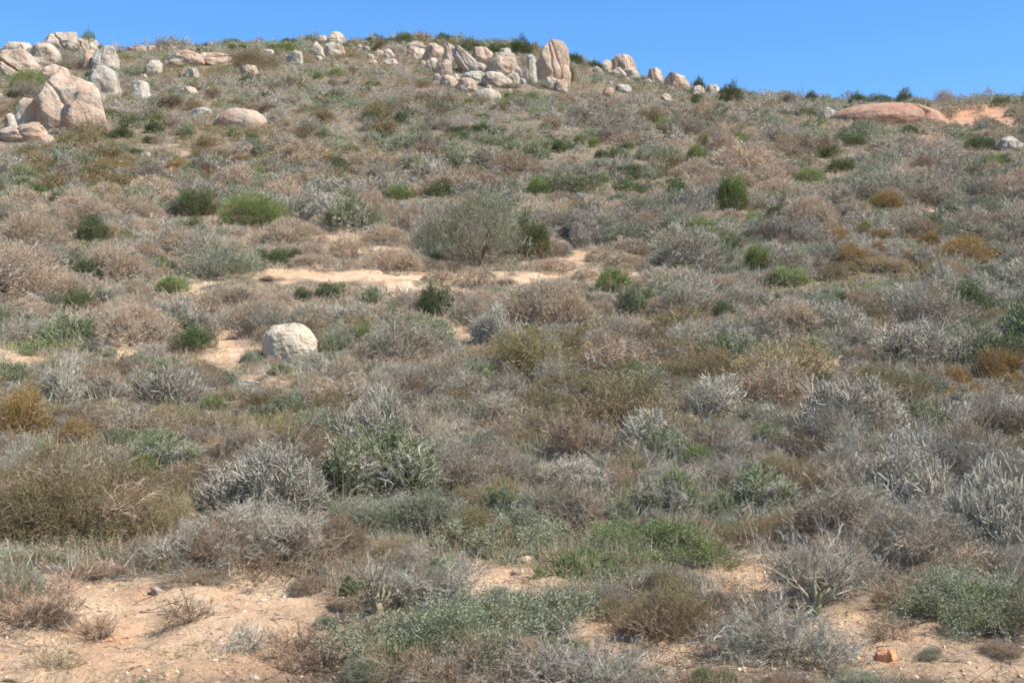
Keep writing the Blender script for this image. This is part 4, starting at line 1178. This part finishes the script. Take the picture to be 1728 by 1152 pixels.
def build_undergrowth():
    rg = np.random.RandomState(31)
    N = 52000
    Y = rg.uniform(10.5, 60, N) ; far = rg.uniform(0, 1, N) < .55
    Y = np.where(far, np.sqrt(rg.uniform(40 ** 2, 158 ** 2, N)), Y)
    X = rg.uniform(-.41, .41, N) * Y
    Z = ground(X, Y); px, py = project(X, Y, Z)
    b = bareness(px, py - 5)
    PR = np.array(ROCK_FOOT)
    keep = b < rg.uniform(.1, .5, N)
    for i in np.nonzero(keep)[0]:
        if (np.hypot(PR[:, 0] - X[i], PR[:, 1] - Y[i]) < PR[:, 2]).any(): keep[i] = False
    mk = ['grey', 'tan', 'sage', 'russet', 'mat', 'olive', 'straw']
    items = []
    for i in np.nonzero(keep)[0]:
        w = kind_weights(px[i], py[i])
        q = np.array([w['grey'] + w['stick'] + .1, w['tan'] + .05, w['sage'] + w['gstick'] * .5 + .08, w['russet'] + .15, w['green'] + w['mat'] + w['gstick'] * .3 + .03, w['olive'] + w['gold'], .12])
        q = q * np.exp(1.5 * np.array([float(vnoise(X[i] / 3 + 9 * j, Y[i] / 3, s=90 + j)) for j in range(7)])); q /= q.sum()
        m = int(rg.choice(7, p=q))
        if Y[i] < 26: m += 7
        items.append((X[i], Y[i], Z[i] - .02, rg.uniform(.6, 1.5) * (1 - .25 * sstep(20, 50, Y[i]) + .15 * sstep(60, 120, Y[i])) * (.85 if Y[i] < 14 else 1), m))
    tm = [[tuft(rg, 16, .26, .007, .55, .3) for _ in range(5)], [tuft(rg, 18, .22, .006, .7, .35) for _ in range(5)],
          [tuft_leaf(rg, 22, .10, .022, .6, .35) * 1 if False else join([tuft(rg, 5, .2, .005, .5, .3), (lambda L: (L[0] * [1, 1, .35], L[1]))(tuft_leaf(rg, 22, .11, .024, .6, .35))]) for _ in range(5)],
          [tuft(rg, 18, .22, .006, .7, .35) for _ in range(5)],
          [(lambda L: (L[0] * [1, 1, .3], L[1]))(tuft_leaf(rg, 26, .12, .02, .45, .4)) for _ in range(5)],
          [join([tuft(rg, 6, .2, .005, .5, .3), (lambda L: (L[0] * [1, 1, .4], L[1]))(tuft_leaf(rg, 20, .10, .016, .7, .35))]) for _ in range(5)],
          [tuft(rg, 16, .30, .004, .35, .2) for _ in range(5)]]
    fl = lambda n, L, W, sp: (lambda q: (q[0] * [1, 1, .3], q[1]))(tuft_leaf(rg, n, L, W, sp, .3))
    tm += [[tuft(rg, 40, .2, .0028, .7, .3) for _ in range(5)], [tuft(rg, 40, .18, .0026, .8, .3) for _ in range(5)],
           [join([tuft(rg, 14, .16, .0024, .6, .28), fl(50, .04, .008, .6)]) for _ in range(5)], [tuft(rg, 44, .18, .0026, .8, .32) for _ in range(5)],
           [join([tuft(rg, 10, .12, .0024, .6, .28), fl(60, .045, .009, .5)]) for _ in range(5)], [join([tuft(rg, 20, .18, .0024, .6, .3), fl(40, .035, .005, .7)]) for _ in range(5)],
           [tuft(rg, 22, .26, .002, .4, .16) for _ in range(5)]]
    mk = mk * 2
    scatter_tufts("undergrowth", "low dry tufts and dwarf plants filling the gaps between the bushes", "undergrowth", items, [M[k] for k in mk], tm)
build_undergrowth()

def build_ground_debris():
    rg = np.random.RandomState(17)
    # twig litter lying on the soil, mostly where plants stand
    N = 26000
    Y = 6.5 + 16 * rg.uniform(0, 1, N) ** 1.3; X = rg.uniform(-.43, .43, N) * Y
    Z = ground(X, Y); px, py = project(X, Y, Z)
    cl = vnoise(X / .7, Y / .7, s=61)
    b = bareness(px, py)
    k = (rg.uniform(0, 1, N) < np.where(b > .5, .16 + 1.1 * np.clip(cl, 0, 1), .95))
    X, Y, Z = X[k], Y[k], Z[k]; n = len(X)
    a = rg.uniform(0, 6.28, n); D = np.stack([np.cos(a), np.sin(a), rg.normal(size=n) * .18], 1); D /= np.linalg.norm(D, axis=1)[:, None]
    tm = [t_twig(rg, .16, .0028, 3, .5) for _ in range(6)] + [spike((0, 0, 0), (.01, .0, .12), .003) for _ in range(4)]
    V, T, r = place(tm, np.stack([X, Y, Z + .006], 1), D, rg.uniform(.4, 1.5, n), rg)
    me = new_mesh("twig_litter", V, T, [M['wood']], rnd=r)
    tag(link("twig_litter", me), "dry broken twigs littering the sandy ground", "twig litter", kind="stuff")
    # gravel
    N = 30000
    Y = 6.5 + 14 * rg.uniform(0, 1, N) ** 1.5; X = rg.uniform(-.43, .43, N) * Y
    Z = ground(X, Y)
    V0, T0 = ico(0)
    tm = [(V0 * [1, .8, .6] * (1 + .25 * rg.normal(size=(len(V0), 1))), T0) for _ in range(6)]
    D = np.tile([0, 0, 1.], (N, 1)) + rg.normal(size=(N, 3)) * .3; D /= np.linalg.norm(D, axis=1)[:, None]
    s = .003 + .02 * rg.uniform(0, 1, N) ** 8
    V, T, r = place(tm, np.stack([X, Y, Z + .001], 1), D, s, rg)
    me = new_mesh("gravel", V, T, [M['gravel']], rnd=r)
    tag(link("gravel", me), "fine pale and rusty gravel strewn on the sand", "gravel", kind="stuff")
    # seedlings on the open sand
    N = 3200
    Y = 7 + 9 * rg.uniform(0, 1, N); X = rg.uniform(-.42, .42, N) * Y
    Z = ground(X, Y); cl = vnoise(X / .9, Y / .9, s=71)
    k = cl > rg.uniform(-.2, .7, N)
    items = [(X[i], Y[i], Z[i] - .005, rg.uniform(.25, .6), float(rg.choice([0, 0, 1, 2, 2, 2]))) for i in np.nonzero(k)[0]]
    tm = [[(lambda L: (L[0] * [1, 1, .3], L[1]))(tuft_leaf(rg, 16, .12, .02, .5, .3)) for _ in range(4)], [tuft(rg, 9, .2, .003, .4, .15) for _ in range(4)], [tuft(rg, 12, .2, .004, .8, .3) for _ in range(4)]]
    scatter_tufts("seedlings", "sparse tiny sprouts and dry stalks dotted over the open sand", "sprouts", items, [M['mat'], M['straw'], M['russet']], tm)
gm, gnt, gb = nodes("gravel")
ga = gnt.nodes.new("ShaderNodeAttribute"); ga.attribute_name = "rnd"
gnt.links.new(ramp(gnt, ga.outputs["Fac"], [(0, lin(140, 104, 80)), (.5, lin(188, 152, 120)), (.92, lin(200, 172, 142)), (1, lin(222, 214, 198))]), gb.inputs["Base Color"])
M['gravel'] = gm
build_ground_debris()

# ------------------------------------------------------------------ thick-stemmed plants and dead wood
def branch_tree(rg, base, dirs, L, r, depth, droop=0, fork=(2, 3), shrink=.68, spread=.5):
    parts = []
    def grow(p, d, l, r, k):
        pts, rad = [p], [r]
        q = p.copy(); dd = d.copy()
        for j in range(3):
            dd = dd + rg.normal(size=3) * .16 + [0, 0, .08 - droop]; dd /= np.linalg.norm(dd)
            q = q + dd * l / 3; pts.append(q.copy()); rad.append(r * (1 - .13 * (j + 1)) * rg.uniform(.9, 1.1))
        parts.append(tube(pts, rad, 6 if r > .01 else 4, True))
        if k > 0:
            for _ in range(rg.randint(fork[0], fork[1] + 1)):
                nd = dd + rg.normal(size=3) * spread; nd /= np.linalg.norm(nd)
                grow(q - dd * r, nd, l * shrink * rg.uniform(.7, 1.2), rad[-1] * .68, k - 1)
    for d in dirs:
        d = np.array(d, float); d /= np.linalg.norm(d)
        grow(np.array(base, float), d, L * rg.uniform(.8, 1.15), r * rg.uniform(.8, 1.1), depth)
    return join(parts)
def thick_plant(x, yb, wpx, hpx, label, seed, twig_len, mat, rise=(.5, 1.1), nst=7, rad=.026):
    rg = np.random.RandomState(seed)
    X, Y, Z = at(x, yb)
    W = wpx * Y / FPX; H = hpx * Y / FPX
    root = link("thick_stemmed_shrub", None); root.location = (X, Y, Z - .02)
    dirs = [(math.cos(a) * .9, math.sin(a) * .7, rg.uniform(*rise)) for a in np.linspace(0, 2 * pi, nst + 1)[:-1] + rg.uniform(-.3, .3, nst)]
    V1, T1 = branch_tree(rg, (0, 0, 0), dirs, H * .42, rad, 2, fork=(2, 2), spread=.33)
    V0, T0 = tube([(0, 0, -.08), (0, 0, .03), (0.01, 0, .09)], [.05, .055, .035], 8)
    sc = min(1.0, .5 * W / (np.percentile(np.abs(V1[:, 0]), 97) + 1e-6)); V1[:, :2] *= sc; V1[:, 2] *= H * .8 / V1[:, 2].max()
    me = new_mesh("stems", *join([(V0, T0), (V1, T1)]), [mat], rnd=rg.uniform(.2, .8, len(V0) + len(V1)), smooth=True)
    link("stems", me, root)
    hi = V1[V1[:, 2] > H * .3]; P = hi[rg.randint(0, len(hi), 90)]
    D = rg.normal(size=(90, 3)) * .35 + [0, 0, .7] + P * [1.5, 1.5, 0]; D /= np.linalg.norm(D, axis=1)[:, None]
    tm = [t_twig(rg, twig_len, .003, 6, .5) for _ in range(5)]
    V, T, r = place(tm, P, D, rg.uniform(.5, 1.3, 90), rg)
    link("dry_flower_stalks", new_mesh("dry_flower_stalks", V, T, [M['grey']], rnd=r), root)
    tag(root, label, "shrub", "thick-stemmed bare shrubs on the foreground sand")
thick_plant(1368, 1020, 170, 125, "bare shrub of thick pale forking stems on the right foreground sand", 3, .26, M['tyle'], (.5, 1.3), 9, .020)
thick_plant(640, 1030, 125, 110, "squat shrub with thick dark upright stems left of centre foreground", 9, .14, M['tyle'], (.8, 2.6), 11, .022)
def dead_branch(x, y, L, label, seed, mat, ang, r=.012, depth=2):
    rg = np.random.RandomState(seed)
    X, Y, Z = at(x, y)
    V, T = branch_tree(rg, (0, 0, .02), [(math.cos(ang), math.sin(ang), .12)], L, r, depth, droop=.1, fork=(2, 3), spread=.4)
    gz = ground(V[:, 0] + X, V[:, 1] + Y) - Z
    V[:, 2] = np.maximum(V[:, 2] * .5, 0) * .8 + gz + .004
    me = new_mesh("dead_branch", V, T, [M[mat]], rnd=rg.uniform(0, 1, len(V)), smooth=True)
    o = link("dead_branch", me); o.location = (X, Y, Z)
    tag(o, label, "branch", "dead branches lying on the sand")
dead_branch(245, 1030, .28, "long thin dead branches lying at the upper left of the foreground sand", 1, 'wood', .35, .009, 3)
dead_branch(520, 1088, .16, "short dark dead branch lying left of the bottom centre plants", 2, 'wood', 2.0, .014, 2)
dead_branch(655, 1128, .14, "forked whitish dead branch at the bottom left of centre", 3, 'palewood', 1.3, .009, 2)
dead_branch(935, 1148, .16, "pale dead branch lying near the bottom edge at centre", 4, 'palewood', .6, .011, 2)
dead_branch(1600, 1062, .2, "white forked dead branch on the green patch at lower right", 5, 'palewood', .3, .011, 3)
dead_branch(1655, 1030, .2, "whitish dead branch behind the other on the lower right green patch", 6, 'palewood', 2.4, .010, 3)
dead_branch(20, 1142, .16, "dark dead branch in the bottom left corner", 7, 'wood', .1, .014, 2)
dead_branch(1455, 1145, .16, "grey dead branch at the bottom edge below the orange stone", 8, 'palewood', 1.0, .009, 2)
dead_branch(1240, 1085, .2, "sprawling dark twigs on sand left of the tangled twig bush", 10, 'wood', 2.8, .007, 3)
dead_branch(700, 990, .2, "sprawling dead twigs behind the squat thick-stemmed shrub", 12, 'wood', .2, .007, 3)
dead_branch(480, 965, .22, "arching dead twigs hanging over the sand below the mauve-grey bush", 14, 'wood', -.9, .006, 3)

def open_shrub(x, yb, wpx, hpx, label, seed, stem_mat, twig_mat, ntw=500, leafy=False):
    """bare tangle in which the single branches show"""
    rg = np.random.RandomState(seed)
    X, Y, Z = at(x, yb)
    W = wpx * Y / FPX; H = hpx * Y / FPX
    Y2 = Y + W * .2; X = X * Y2 / Y; Z = float(ground(X, Y2))
    root = link("open_shrub", None); root.location = (X, Y2, Z - .015)
    na = 13
    dirs = [(math.cos(a), math.sin(a), rg.uniform(.1, 1.3) * H / W * 1.6) for a in np.linspace(0, 2 * pi, na + 1)[:-1] + rg.uniform(-.3, .3, na)]
    V, T = branch_tree(rg, (0, 0, 0), dirs, W * .26, .0065, 3, fork=(2, 3), spread=.5, shrink=.72)
    sc = .5 * W / np.percentile(np.abs(V[:, 0]), 96); V[:, :2] *= sc
    V[:, 2] = np.clip(V[:, 2], -.02, None) * H / max(np.percentile(V[:, 2], 97), .05) * .9
    sl = slope_at(X, Y2); V[:, 2] += V[:, 1] * sl
    link("stems", new_mesh("stems", V, T, [M[stem_mat]], rnd=rg.uniform(0, 1, len(V))), root)
    P = V[rg.randint(0, len(V), ntw)]
    D = P * [1.2 / W, 1.2 / W, .8 / H] + rg.normal(size=P.shape) * .6; D[:, 2] += .25; D /= np.linalg.norm(D, axis=1)[:, None]
    tm = [t_twig(rg, .10, .0022, 7, .7) for _ in range(6)]
    if leafy: tm = [t_leafy(rg, .09, .0022, 15, .020, .0055, .6) for _ in range(6)]
    V2, T2, r = place(tm, P, D, rg.uniform(.6, 1.5, len(P)), rg)
    nm = "foliage" if leafy else "twigs"
    link(nm, new_mesh(nm, V2, T2, [M[twig_mat]], rnd=r), root)
    tag(root, label, "shrub", "open tangled shrubs in the foreground")
for a in [
 (455,975,260,85,"dark bare branch tangle at the foot of the mauve-grey bush, over sand",41,'wood','russet',900),
 (330,965,150,60,"thin dark branch tangle between the broad olive bush and the mauve-grey one",42,'wood','grey',400),
 (735,1035,140,80,"sprawling grey branches right behind the squat thick-stemmed shrub",43,'wood','grey',700),
 (1312,1112,230,85,"dark branch tangle with bare stems showing, bottom right sand",44,'wood','grey',900),
 (1392,1006,150,100,"tall sparse branches around the bare pale forked shrub",45,'palewood','grey',500),
 (1240,1050,110,36,"low dark bare twigs left of the bare pale forked shrub",46,'wood','russet',300),
 (800,1100,240,80,"sparse grey-green leafy tangle over the bottom centre patches",47,'wood','sage',900,True),
 (930,1075,150,70,"sparse leafy grey-green shrub at the right of the bottom centre patches",48,'wood','sage',600,True),
 (650,1120,170,70,"sparse leafy tangle with grey stems at bottom left of centre",49,'palewood','sage',500,True),
 (980,1165,260,70,"bare grey tangle cut by the bottom edge at centre",50,'palewood','grey',700),
 (760,1165,220,60,"bare brown tangle cut by the bottom edge left of centre",51,'wood','russet',600),
 (1640,1072,220,80,"grey-green leafy tangle with pale stems at lower right",52,'palewood','sage',1000,True),
 (1530,1030,110,34,"thin brown tangle at left of the lower right green patch",53,'wood','russet',400),
 (70,1055,160,70,"dead brown tangle beneath the blue-grey bush at the left edge",54,'wood','russet',500),
 (1500,985,260,70,"dark branch tangle along the front of the right-hand thicket",55,'wood','russet',900),
 (870,945,220,70,"grey-green leafy tangle at the upper edge of the centre sand",56,'wood','sage',800,True),
 (1115,1082,150,60,"bare twigs at the foot of the dark olive low bush",57,'wood','russet',300),
 (1120,965,240,60,"leafy fringe of stems along the front of the green mat",58,'wood','mat',700,True),
]: open_shrub(*a)

for a in [
 (180,1075,60,26,"tiny wispy dead tuft in the middle of the left foreground sand",61,'wood','russet',160),
 (330,1045,70,24,"flat wispy dead tuft on the upper right of the left foreground sand",62,'wood','russet',160),
 (420,1095,60,26,"small wispy grey tuft on the sand above the white stone",63,'wood','grey',160),
 (95,1120,70,24,"thin dry stalks near the bottom left corner of the sand",64,'wood','straw',140),
 (520,1120,110,44,"brown sparse twigs right of the white stone on the sand",65,'wood','russet',380),
 (1490,1075,60,22,"tiny dead tuft above the orange stone on the right sand",66,'wood','russet',140),
 (1220,955,60,20,"tiny dead tuft on the pale sand right of the green mat",67,'wood','grey',140),
]: open_shrub(*a)
